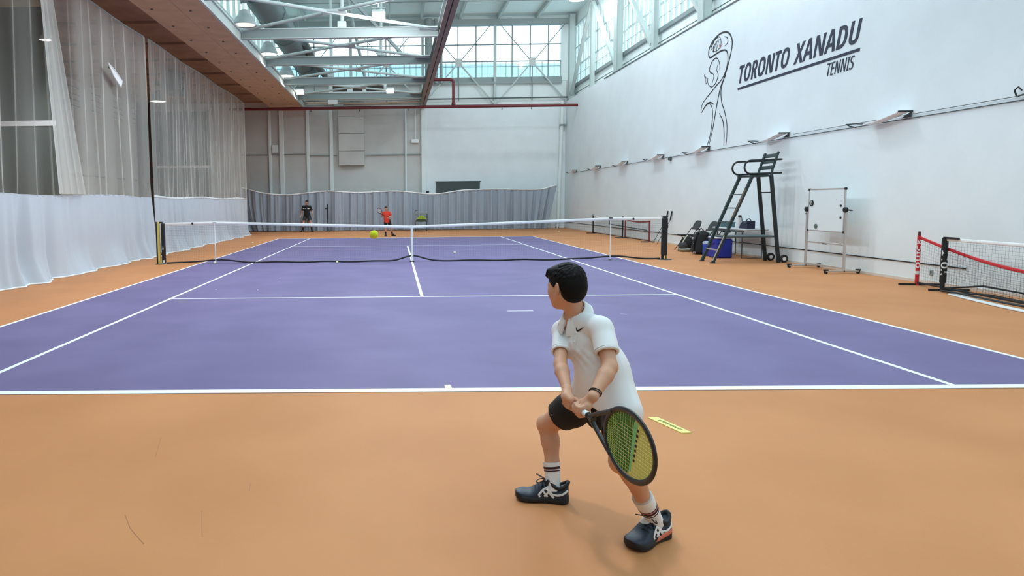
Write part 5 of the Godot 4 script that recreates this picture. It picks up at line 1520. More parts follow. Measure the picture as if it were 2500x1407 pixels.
func head_field(c: Vector3, b: Basis, s: float, cell: float, neck: Vector3, neck_r: float) -> Field:
	# skull, jaw, nose, brow, lips, ears; s = 1 for a head 0.215 m high
	var w := func(x: float, y: float, z: float) -> Vector3: return c + b * (Vector3(x, y, z) * s)
	var r := Field.new(cell)
	r.lump(w.call(0, 0.03, -0.012), Vector3(0.072, 0.082, 0.09) * s, b, 0.02 * s)
	r.lump(w.call(0, -0.03, 0.022), Vector3(0.057, 0.075, 0.064) * s, b, 0.03 * s)
	r.lump(w.call(0, -0.082, 0.058), Vector3(0.024, 0.018, 0.02) * s, b, 0.03 * s)
	for q in [-1.0, 1.0]:
		r.bone(w.call(q * 0.052, -0.042, -0.005), w.call(q * 0.018, -0.08, 0.05), 0.015 * s, 0.015 * s, 0.03 * s)
		r.lump(w.call(q * 0.036, -0.02, 0.054), Vector3(0.02, 0.03, 0.02) * s, b, 0.035 * s)
		r.bone(w.call(q * 0.014, 0.02, 0.078), w.call(q * 0.046, 0.018, 0.06), 0.009 * s, 0.009 * s, 0.014 * s)
		r.carve_lump(w.call(q * 0.031, 0.003, 0.087), Vector3(0.015, 0.009, 0.012) * s, b)
	r.bone(w.call(0, 0.005, 0.078), w.call(0, -0.032, 0.094), 0.009 * s, 0.0115 * s, 0.012 * s)
	for q in [-1.0, 1.0]: r.lump(w.call(q * 0.012, -0.034, 0.085), Vector3(0.009, 0.007, 0.009) * s, b, 0.008 * s)
	r.bone(w.call(-0.018, -0.058, 0.074), w.call(0.018, -0.058, 0.074), 0.006 * s, 0.006 * s, 0.01 * s)
	r.bone(w.call(-0.015, -0.066, 0.072), w.call(0.015, -0.066, 0.072), 0.006 * s, 0.006 * s, 0.008 * s)
	for q in [-1.0, 1.0]:
		var eb: Basis = b * Basis(Vector3.UP, q * -0.5)
		r.lump(w.call(q * 0.076, -0.006, -0.012), Vector3(0.008, 0.031, 0.018) * s, eb, 0.006 * s)
		r.carve_lump(w.call(q * 0.086, -0.002, -0.008), Vector3(0.006, 0.018, 0.009) * s, eb)
		r.lump(w.call(q * 0.073, -0.033, -0.004), Vector3(0.007, 0.01, 0.009) * s, eb, 0.006 * s)
	r.bone(neck, w.call(0, -0.04, -0.022), neck_r, neck_r * 0.95, 0.02 * s)
	return r

func eyes(c: Vector3, b: Basis, s: float, parent: Node3D) -> void:
	for q in [-1.0, 1.0]:
		var e := c + b * (Vector3(q * 0.031, 0.003, 0.066) * s) - parent.position
		var o := put("eye", MB.new().ball(e, Vector3.ONE * 0.0115 * s, Basis(), 12, 8), M.white_gloss, parent)
		put("iris", MB.new().ball(e + b * Vector3(0, 0, 0.0075 * s), Vector3.ONE * 0.0055 * s, Basis(), 8, 6), M.black, o)
		put("eyebrow", MB.new().tube([c + b * (Vector3(q * 0.016, 0.028, 0.081) * s) - parent.position, c + b * (Vector3(q * 0.034, 0.032, 0.076) * s) - parent.position, c + b * (Vector3(q * 0.05, 0.026, 0.063) * s) - parent.position], 0.004 * s, 6), M.black, parent)

func hair_field(c: Vector3, b: Basis, s: float, cell: float, back_len: float, tufts: int) -> Field:
	var w := func(x: float, y: float, z: float) -> Vector3: return c + b * (Vector3(x, y, z) * s)
	var r := Field.new(cell)
	r.lump(w.call(0, 0.034, -0.014), Vector3(0.079, 0.086, 0.096) * s, b, 0.02 * s)
	r.lump(w.call(0, -0.012, -0.045), Vector3(0.07, 0.07, 0.062) * s, b, 0.03 * s)
	r.lump(w.call(0, 0.075, 0.045), Vector3(0.062, 0.035, 0.045) * s, b, 0.03 * s)
	# uneven tufts over the crown, a forelock, the swirl at the back
	var rr := RandomNumberGenerator.new(); rr.seed = 9
	for k in tufts:
		var a := rr.randf_range(0, TAU); var e := rr.randf_range(0.12, 1.5)
		var d := Vector3(cos(a) * cos(e), sin(e), sin(a) * cos(e))
		var crown := Vector3(0.1, 0.8, -0.6).normalized()
		var fl := (d - crown * d.dot(crown)).normalized() + Vector3(rr.randf_range(-0.3, 0.3), rr.randf_range(-0.2, 0.2), rr.randf_range(-0.3, 0.3))
		var cc := Vector3(0, 0.034, -0.014) if e > 0.0 else Vector3(0, -0.012, -0.045)
		var rad := Vector3(0.079, 0.086, 0.096) if e > 0.0 else Vector3(0.07, 0.07, 0.062)
		var lift := rr.randf_range(0.975, 0.998) + (0.01 if e > 1.0 else 0.0)
		var pts := []
		for j in 5:
			var dj := (d + fl * (0.11 * j)).normalized()
			var q: Vector3 = cc + dj * rad * (lift - 0.006 * j)
			pts.append(w.call(q.x, q.y, q.z))
		r.chain(pts, [0.003 * s, 0.0048 * s, 0.0046 * s, 0.0036 * s, 0.0018 * s], 0.003 * s)
	for k in 9:
		var x := -0.05 + k * 0.0125
		r.bone(w.call(x, 0.085, 0.06), w.call(x * 1.05, 0.05 + 0.006 * (k % 3), 0.09 - absf(x) * 0.25), 0.012 * s, 0.005 * s, 0.01 * s)
	# face opening, clear of the ears, and the nape line
	r.carve_lump(w.call(0, -0.035, 0.1), Vector3(0.075, 0.082, 0.068) * s, b)
	for q in [-1.0, 1.0]:
		r.carve_lump(w.call(q * 0.085, -0.03, 0.0), Vector3(0.03, 0.05, 0.033) * s, b)
	r.cut(w.call(0, back_len, -0.05), b * Vector3(0, -1, 0.55))
	return r

func grip_hand(r: Field, wrist: Vector3, q0: Vector3, ax: Vector3, e1: Vector3, e2: Vector3, rad: float, palm_a: float, f_from: float, f_to: float, th_from: float, th_to: float, sdir: float) -> void:
	# a hand closed round a bar: q0 = bar centre under the palm, ax = bar direction, angles turn from e1 to e2
	var ring := func(a: float, s: float, rr: float) -> Vector3: return q0 + ax * s + (e1 * cos(a) + e2 * sin(a)) * rr
	var palm: Vector3 = ring.call(palm_a, 0.0, rad + 0.017)
	r.bone(wrist, palm, 0.021, 0.024, 0.018)
	r.bone(ring.call(palm_a, -0.026, rad + 0.013), ring.call(palm_a, 0.026, rad + 0.013), 0.017, 0.017, 0.016)
	var da := signf(f_to - f_from)
	for k in 4:
		var s := sdir * (0.027 - k * 0.0175)
		var len: float = [0.92, 1.0, 0.95, 0.78][k]
		var rr: float = [0.0082, 0.0085, 0.008, 0.0072][k]
		var pts := []
		for j in 5:
			var a := lerpf(f_from, f_from + (f_to - f_from) * len, j / 4.0)
			pts.append(ring.call(a, s * (1.0 - 0.06 * j), rad + rr * (1.15 if j in [1, 3] else 0.75)))
		r.bone(ring.call(palm_a + da * 0.2, s * 0.9, rad + 0.012), pts[0], 0.013, rr * 1.2, 0.006)
		for j in 4: r.bone(pts[j], pts[j + 1], rr * [1.12, 1.05, 1.0, 0.95][j], rr * [1.05, 1.0, 0.95, 0.85][j], 0.0025)
	var tp := []
	for j in 4: tp.append(ring.call(lerpf(th_from, th_to, j / 3.0), sdir * (0.012 + 0.011 * j), rad + 0.009))
	r.bone(palm, tp[0], 0.017, 0.011, 0.012)
	for j in 3: r.bone(tp[j], tp[j + 1], 0.0105 - j * 0.0006, 0.0098 - j * 0.0006, 0.003)

func relaxed_hand(r: Field, wrist: Vector3, dir: Vector3, palm_n: Vector3, thumb_side: Vector3, s: float) -> void:
	# a hanging, slightly curled hand
	var x := (thumb_side - dir * thumb_side.dot(dir)).normalized()
	var n := palm_n.normalized()
	r.bone(wrist, wrist + dir * 0.04 * s, 0.023 * s, 0.026 * s, 0.012, n, 1.5)
	r.bone(wrist + dir * 0.045 * s + x * 0.02 * s, wrist + dir * 0.08 * s + x * 0.024 * s, 0.02 * s, 0.016 * s, 0.012, n, 1.4)
	r.bone(wrist + dir * 0.045 * s - x * 0.02 * s, wrist + dir * 0.075 * s - x * 0.026 * s, 0.02 * s, 0.014 * s, 0.012, n, 1.4)
	for k in 4:
		var b := wrist + dir * (0.088 - 0.004 * absf(k - 1.3)) * s + x * (0.03 - k * 0.02) * s
		var l: float = [0.066, 0.074, 0.068, 0.052][k] * s
		var m := b + (dir * 0.9 + n * 0.25).normalized() * l * 0.5
		var e := m + (dir * 0.75 + n * 0.65).normalized() * l * 0.5
		r.bone(b - dir * 0.012 * s, m, 0.0095 * s, 0.0088 * s, 0.004); r.bone(m, e, 0.0088 * s, 0.0075 * s, 0.002)
	var t0 := wrist + dir * 0.03 * s + x * 0.026 * s
	var t1 := t0 + (dir * 0.7 + x * 0.6 + n * 0.3).normalized() * 0.035 * s
	r.bone(t0, t1, 0.013 * s, 0.0105 * s, 0.006); r.bone(t1, t1 + (dir * 0.95 + n * 0.3).normalized() * 0.03 * s, 0.0105 * s, 0.0085 * s, 0.003)

func shoe(parent: Node3D, heel: Vector3, dir: Vector3, len: float, side: float, upper: Material, sole: Material, wedge: Material) -> void:
	# a court shoe: heel on the floor at heel, pointing along dir; side = +1 puts the mark on its left flank
	var o := Node3D.new(); o.name = "shoe" if not parent.has_node("shoe") else "shoe_001"
	parent.add_child(o, true)
	o.position = heel - parent.position
	dir.y = 0.0
	o.basis = facing(dir)
	var n := 22
	var wf := func(q: float) -> float:
		var w := lerpf(0.3, 0.39, smoothstep(0.0, 0.7, q)) - 0.045 * sin(PI * clampf((q - 0.2) / 0.45, 0.0, 1.0))
		var cap := sqrt(maxf(0.0, 1.0 - pow(maxf(0.0, (q - 0.74) / 0.26), 2.4))) * sqrt(maxf(0.0, 1.0 - pow(maxf(0.0, (0.14 - q) / 0.14), 2.0)))
		return w * cap * len * 0.5 + 0.002
	var bend := func(q: float) -> float: return 0.017 * pow(maxf(0.0, (q - 0.7) / 0.3), 2.0) + 0.006 * pow(maxf(0.0, (0.12 - q) / 0.12), 2.0)
	var xs := func(q: float) -> float: return -0.012 * side * sin(PI * q)
	var htop := func(q: float) -> float:
		if q < 0.3: return lerpf(0.098, 0.078, smoothstep(0.0, 0.22, q))
		if q < 0.42: return lerpf(0.078, 0.104, smoothstep(0.3, 0.38, q))
		return lerpf(0.104, 0.05, smoothstep(0.4, 0.78, q)) - 0.022 * pow(maxf(0.0, (q - 0.8) / 0.2), 2.0)
	var mb := MB.new(); var rows := []
	for i in n + 1:
		var q := 0.5 - 0.5 * cos(PI * i / float(n))
		var w: float = wf.call(q) * 1.07; var y0: float = bend.call(q); var x: float = xs.call(q); var z := q * len
		rows.append([Vector3(x - w * 0.9, y0, z), Vector3(x - w * 1.03, y0 + 0.006, z), Vector3(x - w, y0 + 0.028, z), Vector3(x - w * 0.8, y0 + 0.03, z), Vector3(x + w * 0.8, y0 + 0.03, z), Vector3(x + w, y0 + 0.028, z), Vector3(x + w * 1.03, y0 + 0.006, z), Vector3(x + w * 0.9, y0, z), Vector3(x - w * 0.9, y0, z)])
	closed_loft(mb, rows)
	put("sole", mb, sole, o)
	mb = MB.new(); rows = []
	for i in n + 1:
		var q := 0.012 + 0.972 * (0.5 - 0.5 * cos(PI * i / float(n)))
		var w: float = wf.call(q); var y0: float = bend.call(q) + 0.024; var t: float = htop.call(q) + bend.call(q); var x: float = xs.call(q); var z := q * len
		var row := []
		var open_w := 0.62 if q < 0.36 else 0.0
		for j in 13:
			var a := PI * j / 12.0
			var cx := cos(a); var sy := sin(a)
			row.append(Vector3(x + w * signf(cx) * pow(absf(cx), 0.72 if q > 0.4 else 0.5), y0 + (t - y0) * pow(sy, 0.8), z))
		row.append(row[0])
		rows.append(row)
	closed_loft(mb, rows)
	put("upper", mb, upper, o)
	mb = MB.new()
	var tw := MB.new()
	# tongue and collar rim
	put("tongue", MB.new().box(Vector3(0, 0.1, len * 0.405), Vector3(0.048, 0.04, 0.014), Basis(Vector3.RIGHT, -0.5), 0.007), sole, o)
	var rim := []
	for k in 17:
		var a := TAU * k / 16.0
		var z := len * (0.185 + 0.17 * cos(a))
		rim.append(Vector3(0.03 * sin(a), 0.094 + 0.014 * cos(a * 2.0) , z))
	rim.pop_back()
	put("collar", MB.new().tube(rim, 0.0095, 8, true), sole, o)
	for k in 4:
		var q := 0.44 + k * 0.06
		var y: float = htop.call(q) + 0.003
		mb.tube([Vector3(-0.024, y - 0.012, q * len), Vector3(0, y + 0.001, q * len + 0.004), Vector3(0.024, y - 0.012, q * len)], 0.0028, 6)
	for s in [-1.0, 1.0]:
		var kn := Vector3(0, 0.112, len * 0.46)
		var lp := []
		for k in 12:
			var a := TAU * k / 12.0
			lp.append(kn + Vector3(s * (0.028 - 0.026 * cos(a)), 0.004 + 0.008 * sin(a) * 0.6, 0.018 * (1.0 - cos(a)) + 0.012 * sin(a)))
		mb.tube(lp, 0.0024, 6, true)
		mb.tube([kn, kn + Vector3(s * 0.02, -0.02, 0.012), kn + Vector3(s * 0.03, -0.04, 0.018)], 0.0022, 6)
	put("laces", mb, M.black, o)
	# the crossed stripes on the flank
	var on := func(q: float, v: float) -> Vector3:
		var w: float = wf.call(q); var t: float = htop.call(q) + bend.call(q); var y0: float = bend.call(q) + 0.024
		var a := asin(pow(clampf(v, 0.0, 1.0), 1.25))
		return Vector3(xs.call(q) + side * (w * pow(cos(a), 0.72 if q > 0.4 else 0.5) + 0.001), y0 + (t - y0) * v, q * len)
	for st in [[[0.03, 0.62], [0.12, 0.5], [0.22, 0.42], [0.34, 0.46], [0.42, 0.62]], [[0.28, 0.16], [0.36, 0.4], [0.44, 0.72]], [[0.46, 0.16], [0.4, 0.36], [0.33, 0.6]], [[0.54, 0.14], [0.56, 0.34], [0.5, 0.56], [0.44, 0.66]], [[0.4, 0.14], [0.46, 0.4], [0.5, 0.62]]]:
		var pts := []
		for k in st.size() - 1:
			for j in 3: pts.append(on.call(lerpf(st[k][0], st[k + 1][0], j / 3.0), lerpf(st[k][1], st[k + 1][1], j / 3.0)))
		pts.append(on.call(st[-1][0], st[-1][1]))
		tw.tube(pts, 0.0052, 8, false, 0.3, Vector3(1, 0.25, 0))
	put("side_stripes", tw, M.white, o)
	if wedge != null:
		var wm := MB.new(); var pts := []; var rad := []
		for k in 14:
			var q := 0.02 + 0.5 * k / 13.0
			pts.append(Vector3(xs.call(q) + side * (wf.call(q) * 1.05), 0.032 - 0.016 * k / 13.0 + 0.012 * (1.0 - k / 13.0), q * len))
			rad.append(0.003 + 0.009 * sin(PI * (k + 0.5) / 14.0))
		wm.tube(pts, rad, 8, false, 0.35, Vector3(1, 0, 0))
		put("midsole_wedge", wm, wedge, o)

func closed_loft(mb: MB, rows: Array) -> void:
	mb.sheet(rows)
	for e in [0, rows.size() - 1]:
		var c := Vector3.ZERO
		for p in rows[e]: c += p
		c /= rows[e].size()
		var d: Vector3 = (rows[0][0] - rows[-1][0]).normalized() * (1.0 if e == 0 else -1.0)
		for k in rows[e].size() - 1: mb.tri(c, rows[e][k], rows[e][k + 1], d)

func racket(t: Node3D, head: Vector3, d: Vector3, w: Vector3, hl: float, hw: float, butt: float, frame_m: Material, grip_m: Material, string_m: Material, nm: int, nc: int, strr: float) -> void:
	# hoop, throat, shaft and grip; positions relative to the racket's own origin
	var n := d.cross(w).normalized()
	var hoop := []
	for k in 48:
		var a := TAU * k / 48.0
		hoop.append(head + d * hl * cos(a) + w * hw * sin(a))
	put("frame", MB.new().tube(hoop, 0.0115, 10, true, 0.62, n), frame_m, t)
	var th := head - d * (hl + 0.105)
	for s in [-1.0, 1.0]:
		put("throat", MB.new().tube([th - d * 0.02, th + w * s * 0.012, th + d * 0.05 + w * s * 0.04, head - d * hl * 0.72 + w * s * hw * 0.69], [0.011, 0.0105, 0.0095, 0.0105], 10), frame_m, t)
	var b0 := head - d * butt
	put("shaft", MB.new().tube([th - d * 0.04, th, th + d * 0.012], 0.0135, 10), frame_m, t)
	put("grip", MB.new().tube([b0, b0 + d * 0.012, b0 + d * 0.02, th - d * 0.03], [0.0185, 0.0185, 0.0155, 0.0145], 8), grip_m, t)
	put("collar", MB.new().tube([th - d * 0.034, th - d * 0.024], 0.0155, 10), M.black, t)
	var sb := MB.new()
	for k in nm:
		var q := lerpf(-0.82, 0.82, k / (nm - 1.0))
		var e := sqrt(1.0 - q * q)
		sb.tube([head + w * hw * q - d * hl * e, head + w * hw * q + n * 0.001, head + w * hw * q + d * hl * e], strr, 5)
	for k in nc:
		var q := lerpf(-0.86, 0.9, k / (nc - 1.0))
		var e := sqrt(1.0 - q * q)
		sb.tube([head + d * hl * q - w * hw * e, head + d * hl * q, head + d * hl * q + w * hw * e], strr, 5)
	put("strings", sb, string_m, t)

func build_people() -> void:
	build_hero()
	build_man()
	build_far_boy()

func build_hero() -> void:
	var P0 := Vector3(0.55, 0, 14.1)
	var t := thing("person", "dark-haired child in a white polo shirt and black shorts, crouching close to the camera", "person", P0)
	var hipR := Vector3(0.522, 0.586, 14.02); var hipL := Vector3(0.617, 0.597, 14.14)
	var kneeR := Vector3(0.357, 0.372, 13.80); var ankR := Vector3(0.375, 0.085, 13.88)
	var kneeL := Vector3(0.531, 0.425, 14.43); var ankL := Vector3(0.735, 0.095, 14.285)
	var pelvis := Vector3(0.574, 0.62, 14.08); var waist := Vector3(0.556, 0.726, 14.07); var chest := Vector3(0.500, 0.85, 14.03)
	var neckb := Vector3(0.442, 0.975, 14.0); var head := Vector3(0.394, 1.117, 14.0)
	var shR := Vector3(0.397, 0.889, 13.92); var shL := Vector3(0.521, 0.942, 14.15)
	var elR := Vector3(0.347, 0.764, 14.1); var wrR := Vector3(0.338, 0.688, 14.26)
	var elL := Vector3(0.523, 0.794, 14.28); var wrL := Vector3(0.413, 0.697, 14.40)
	var fwd := Vector3(-0.88, 0, 0.42).normalized()
	var lft := Vector3.UP.cross(fwd)
	var mb := MB.new()
	# the body, one skin
	var b := Field.new(0.009)
	b.bone(pelvis, waist, 0.095, 0.085, 0.03, fwd, 1.25).bone(waist, chest, 0.085, 0.092, 0.03, fwd, 1.25)
	b.bone(chest + Vector3(0, 0.03, 0), neckb, 0.072, 0.045, 0.02)
	b.bone(neckb - Vector3(0, 0.02, 0), shR, 0.045, 0.045, 0.03).bone(neckb - Vector3(0, 0.02, 0), shL, 0.045, 0.045, 0.03)
	b.chain([shR, shR.lerp(elR, 0.5), elR, elR.lerp(wrR, 0.3), wrR], [0.037, 0.0325, 0.03, 0.0325, 0.0215], 0.012)
	b.chain([shL, shL.lerp(elL, 0.5), elL, elL.lerp(wrL, 0.3), wrL], [0.042, 0.036, 0.033, 0.035, 0.0225], 0.012)
	b.chain([hipR, hipR.lerp(kneeR, 0.5), kneeR, kneeR.lerp(ankR, 0.28) + Vector3(0.008, 0, -0.004), kneeR.lerp(ankR, 0.65) + Vector3(0.004, 0, 0), ankR], [0.083, 0.068, 0.048, 0.045, 0.034, 0.028], 0.02)
	b.lump(kneeR + Vector3(-0.014, 0.006, 0.0), Vector3(0.036, 0.04, 0.036), Basis(), 0.02)
	b.chain([hipL, hipL.lerp(kneeL, 0.5), kneeL, kneeL.lerp(ankL, 0.28) + Vector3(0.012, 0.01, -0.012), kneeL.lerp(ankL, 0.65), ankL], [0.083, 0.068, 0.05, 0.048, 0.034, 0.028], 0.02)
	b.lump(kneeL + Vector3(-0.016, 0.0, 0.012), Vector3(0.036, 0.04, 0.036), Basis(), 0.02)
	b.mesh_into(mb, P0)
	# head, looking away to the left over the right shoulder, chin a little down
	var hb := facing(Vector3(-0.56, -0.14, -0.82))
	hb = hb * Basis(Vector3(0, 0, 1), 0.05)
	var hf := head_field(head, hb, 0.97, 0.0042, neckb, 0.047)
	hf.mesh_into(mb, P0)
	# hands round the racket handle
	var d := Vector3(0.22, -0.06, 0.9737).normalized(); var w := Vector3(-0.0132, -0.9982, -0.0585)
	w = (w - d * w.dot(d)).normalized()
	var e2 := -w; var e1 := e2.cross(d).normalized()
	var C := Vector3(0.447, 0.613, 14.75)
	var lh := Field.new(0.0034)
	grip_hand(lh, wrL, C - d * 0.372, d, e1, e2, 0.0155, 0.9, 1.55, 5.1, 0.45, -0.9, 1.0)
	lh.bone(wrL, elL, 0.0225, 0.0245, 0.01).cut(wrL.lerp(elL, 0.15), elL - wrL)
	lh.mesh_into(mb, P0)
	var rh := Field.new(0.0034)
	grip_hand(rh, wrR, C - d * 0.462, d, e1, e2, 0.0155, 2.15, 2.9, 6.2, 1.7, 0.3, 1.0)
	rh.bone(wrR, elR, 0.0215, 0.0235, 0.01).cut(wrR.lerp(elR, 0.15), elR - wrR)
	rh.mesh_into(mb, P0)
	put("body", mb, M.skin, t)
	eyes(head, hb, 0.97, t)
	var hair := hair_field(head, hb, 0.965, 0.003, -0.088, 330)
	var hm := mat("0b0b0d", 0.65, 0.0, 0.3)
	solid("hair", hair, hm, t)
	# polo shirt
	var s := Field.new(0.0065)
	var hem := Vector3(0.578, 0.553, 14.08)
	var seR := shR.lerp(elR, 0.66); var seL := shL.lerp(elL, 0.66)
	# sleeves first, cut and hollowed, then the trunk melts over them
	s.bone(shR, shR.lerp(elR, 0.9), 0.046, 0.044, 0.02).bone(shL, shL.lerp(elL, 0.95), 0.053, 0.056, 0.02)
	s.cut(seR, elR - shR, seR, 0.14).cut(seL + Vector3(0, 0.003, 0), elL - shL, seL, 0.16)
	s.carve_bone(shL.lerp(elL, 0.57), shL.lerp(elL, 1.1), 0.04, 0.052).carve_bone(shR.lerp(elR, 0.6), shR.lerp(elR, 1.1), 0.035, 0.04)
	s.bone(hem + Vector3(0.004, -0.05, 0.012), waist, 0.143, 0.117, 0.03, fwd, 1.1).bone(waist, chest, 0.116, 0.12, 0.03, fwd, 1.15)
	s.bone(waist, hipL.lerp(kneeL, 0.2), 0.1, 0.097, 0.05).bone(waist, hipR.lerp(kneeR, 0.1), 0.1, 0.095, 0.05)
	s.bone(chest + Vector3(0.0, 0.02, 0), neckb + Vector3(0.005, -0.012, 0), 0.108, 0.062, 0.03, fwd, 1.1)
	s.bone(neckb + Vector3(0.005, -0.028, -0.02), shR, 0.05, 0.047, 0.02).bone(neckb + Vector3(0.01, -0.018, 0.02), shL, 0.054, 0.051, 0.02)
	# folds running from the far armpit down to the near hip, and pulled creases at the back hem
	var tp := func(deg: float, y: float) -> Vector3:
		var an := deg_to_rad(deg)
		var dir := fwd * cos(an) + lft * sin(an)
		var lowp := hem + Vector3(0.004, -0.05, 0.012)
		var ax2: Vector3 = waist.lerp(chest, (y - waist.y) / (chest.y - waist.y)) if y > waist.y else lowp.lerp(waist, (y - lowp.y) / (waist.y - lowp.y))
		var r0: float = lerpf(0.117, 0.12, clampf((y - waist.y) / 0.12, 0.0, 1.0)) if y > waist.y else lerpf(0.143, 0.117, (y - lowp.y) / (waist.y - lowp.y))
		return ax2 + dir * (r0 / sqrt(pow(cos(an) * 1.12, 2.0) + pow(sin(an), 2.0)) - 0.005)
	for q in [[2, 0.86, 62, 0.68], [-4, 0.80, 40, 0.62], [30, 0.84, 78, 0.72], [128, 0.78, 84, 0.65], [132, 0.71, 80, 0.60], [130, 0.65, 78, 0.565], [70, 0.62, 40, 0.57]]:
		var pts := []; var rs := []
		for k in 6:
			pts.append(tp.call(lerpf(q[0], q[2], k / 5.0), lerpf(q[1], q[3], k / 5.0)))
			rs.append(0.005 + 0.0065 * sin(PI * k / 5.0))
		s.chain(pts, rs, 0.017)
	s.ripple(0.0018, Vector3(22, -14, 17), 0.7)
	s.cut(hem + Vector3(0, -0.004, 0), Vector3(-0.3, -1.0, -0.02))
	# open neck
	var nk := (head + hb * Vector3(0, -0.05, -0.02) - neckb).normalized()
	s.carve_bone(neckb + nk * 0.0, neckb + nk * 0.12, 0.049, 0.06)
	var sm := cloth("eceef2")
	var shirt := solid("polo_shirt", s, sm, t)
	# collar: a folded band lying round the neck, open at the front
	var cb := MB.new(); var rows := []
	var cc := neckb + nk * 0.028 + Vector3(0.002, 0, 0.004)
	var fx := (fwd - nk * fwd.dot(nk)).normalized(); var lx := nk.cross(fx)
	for i in 41:
		var a := lerpf(0.16, TAU - 0.16, i / 40.0)
		var front := 0.5 + 0.5 * cos(a)
		var dir := fx * cos(a) + lx * sin(a)
		var rise := lerpf(0.034, -0.022, front)
		var drop := lerpf(0.034, 0.058, front)
		var r0 := 0.053 + 0.006 * front
		rows.append([cc + dir * (r0 - 0.003) + nk * (rise - 0.03), cc + dir * (r0 - 0.002) + nk * rise, cc + dir * (r0 + 0.004) + nk * (rise + 0.002), cc + dir * (r0 + 0.018 + 0.01 * front) + nk * (rise - drop * 0.5), cc + dir * (r0 + 0.03 + 0.012 * front) + nk * (rise - drop), cc + dir * (r0 + 0.026 + 0.012 * front) + nk * (rise - drop - 0.002), cc + dir * (r0 + 0.002) + nk * (rise - 0.012), cc + dir * (r0 - 0.003) + nk * (rise - 0.03)])
	for r in rows:
		for k in r.size(): r[k] -= P0
	closed_loft(cb, rows)
	put("collar", cb, sm, shirt)
	# placket, buttons and the chest mark, laid on the shirt's surface
	var pk := MB.new(); var pp := []
	for k in 9:
		var y := lerpf(0.935, 0.83, k / 8.0)
		var q := s.surface(Vector3(0.496, y, 14.04) + fwd * 0.25 + lft * 0.012, -fwd)
		pp.append(q - P0)
	pk.tube(pp, 0.011, 8, false, 0.16, s.grad(pp[4] + P0))
	put("placket", pk, sm, shirt)
	for k in [2, 5]:
		var q: Vector3 = pp[k] + P0
		put("button", MB.new().ball(q + s.grad(q) * 0.003 - P0, Vector3(0.0045, 0.0045, 0.0045), Basis(), 10, 6), M.white, shirt)
	var sw := MB.new()
	var outline := [Vector2(-0.0185, 0.004), Vector2(-0.0165, -0.006), Vector2(-0.0115, -0.0085), Vector2(-0.003, -0.006), Vector2(0.02, 0.0085), Vector2(-0.004, -0.0015), Vector2(-0.011, -0.0025), Vector2(-0.0145, 0.0005)]
	var oc := Vector3(0.429, 0.931, 14.3)
	var proj := func(p2: Vector2, lift: float) -> Vector3:
		var q: Vector3 = s.surface(oc + Vector3(p2.x * 0.75, p2.y * 1.7, 0.0) + Vector3(-0.02, 0, 0.06), Vector3(0.1, 0, -1).normalized())
		return q + s.grad(q) * lift - P0
	var tri := Geometry2D.triangulate_polygon(PackedVector2Array(outline))
	for k in range(0, tri.size(), 3):
		var A: Vector3 = proj.call(outline[tri[k]], 0.0022); var B2: Vector3 = proj.call(outline[tri[k + 1]], 0.0022); var C2: Vector3 = proj.call(outline[tri[k + 2]], 0.0022)
		sw.tri(A, B2, C2, (s.grad(A + P0)))
	for k in outline.size():
		var A: Vector3 = proj.call(outline[k], 0.0022); var B2: Vector3 = proj.call(outline[(k + 1) % outline.size()], 0.0022)
		var A0: Vector3 = proj.call(outline[k], 0.0); var B0: Vector3 = proj.call(outline[(k + 1) % outline.size()], 0.0)
		sw.quad(A, B2, B0, A0, Vector3((A - B2).y, (B2 - A).x, 0).normalized())
	put("chest_mark", sw, M.black, shirt)
	# armhole and hem seams
	for q in [[shL, elL, 0.0555, seL], [shR, elR, 0.0455, seR]]:
		var ax: Vector3 = (q[1] - q[0]).normalized(); var u := ax.cross(Vector3(0.3, 0.2, 1)).normalized(); var v2 := ax.cross(u)
		var ring := []
		for k in 28:
			var a := TAU * k / 28.0
			ring.append(q[3] - ax * 0.016 + (u * cos(a) + v2 * sin(a)) * q[2] - P0)
		put("sleeve_hem", MB.new().tube(ring, 0.0014, 5, true), sm, shirt)
	# shorts
	var so := Field.new(0.0075)
	so.bone(pelvis + Vector3(0, 0.02, 0), pelvis - Vector3(0, 0.01, 0), 0.1, 0.1, 0.03, fwd, 1.1)
	so.bone(hipR, hipR.lerp(kneeR, 0.45), 0.09, 0.086, 0.02).bone(hipR.lerp(kneeR, 0.45), hipR.lerp(kneeR, 0.85), 0.088, 0.074, 0.02)
	so.bone(hipL, hipL.lerp(kneeL, 0.75), 0.08, 0.085, 0.02)
	so.bone(pelvis - Vector3(0.02, 0.05, 0), Vector3(0.525, 0.515, 14.12), 0.08, 0.062, 0.04)
	so.ripple(0.002, Vector3(30, 18, -22), 1.9)
	var cR := hipR.lerp(kneeR, 0.69); var cL := hipL.lerp(kneeL, 0.56)
	so.cut(cR, kneeR - hipR, cR, 0.15).cut(cL, kneeL - hipL, cL, 0.22)
	so.carve_bone(hipR.lerp(kneeR, 0.6), kneeR + (kneeR - hipR) * 0.4, 0.066, 0.06).carve_bone(hipL.lerp(kneeL, 0.48), kneeL, 0.073, 0.068)
	var shm := cloth("141416")
	var shorts := solid("shorts", so, shm, t)
	put("thigh_mark", MB.new().ball(so.surface(Vector3(0.33, 0.47, 14.2), Vector3(0.08, -0.02, -1).normalized()) - P0, Vector3(0.004, 0.003, 0.003), Basis(), 8, 5), M.white, shorts)
	# socks with stripes
	var mar := mat("3a1420", 0.8); var pink := mat("c98a8c", 0.8)
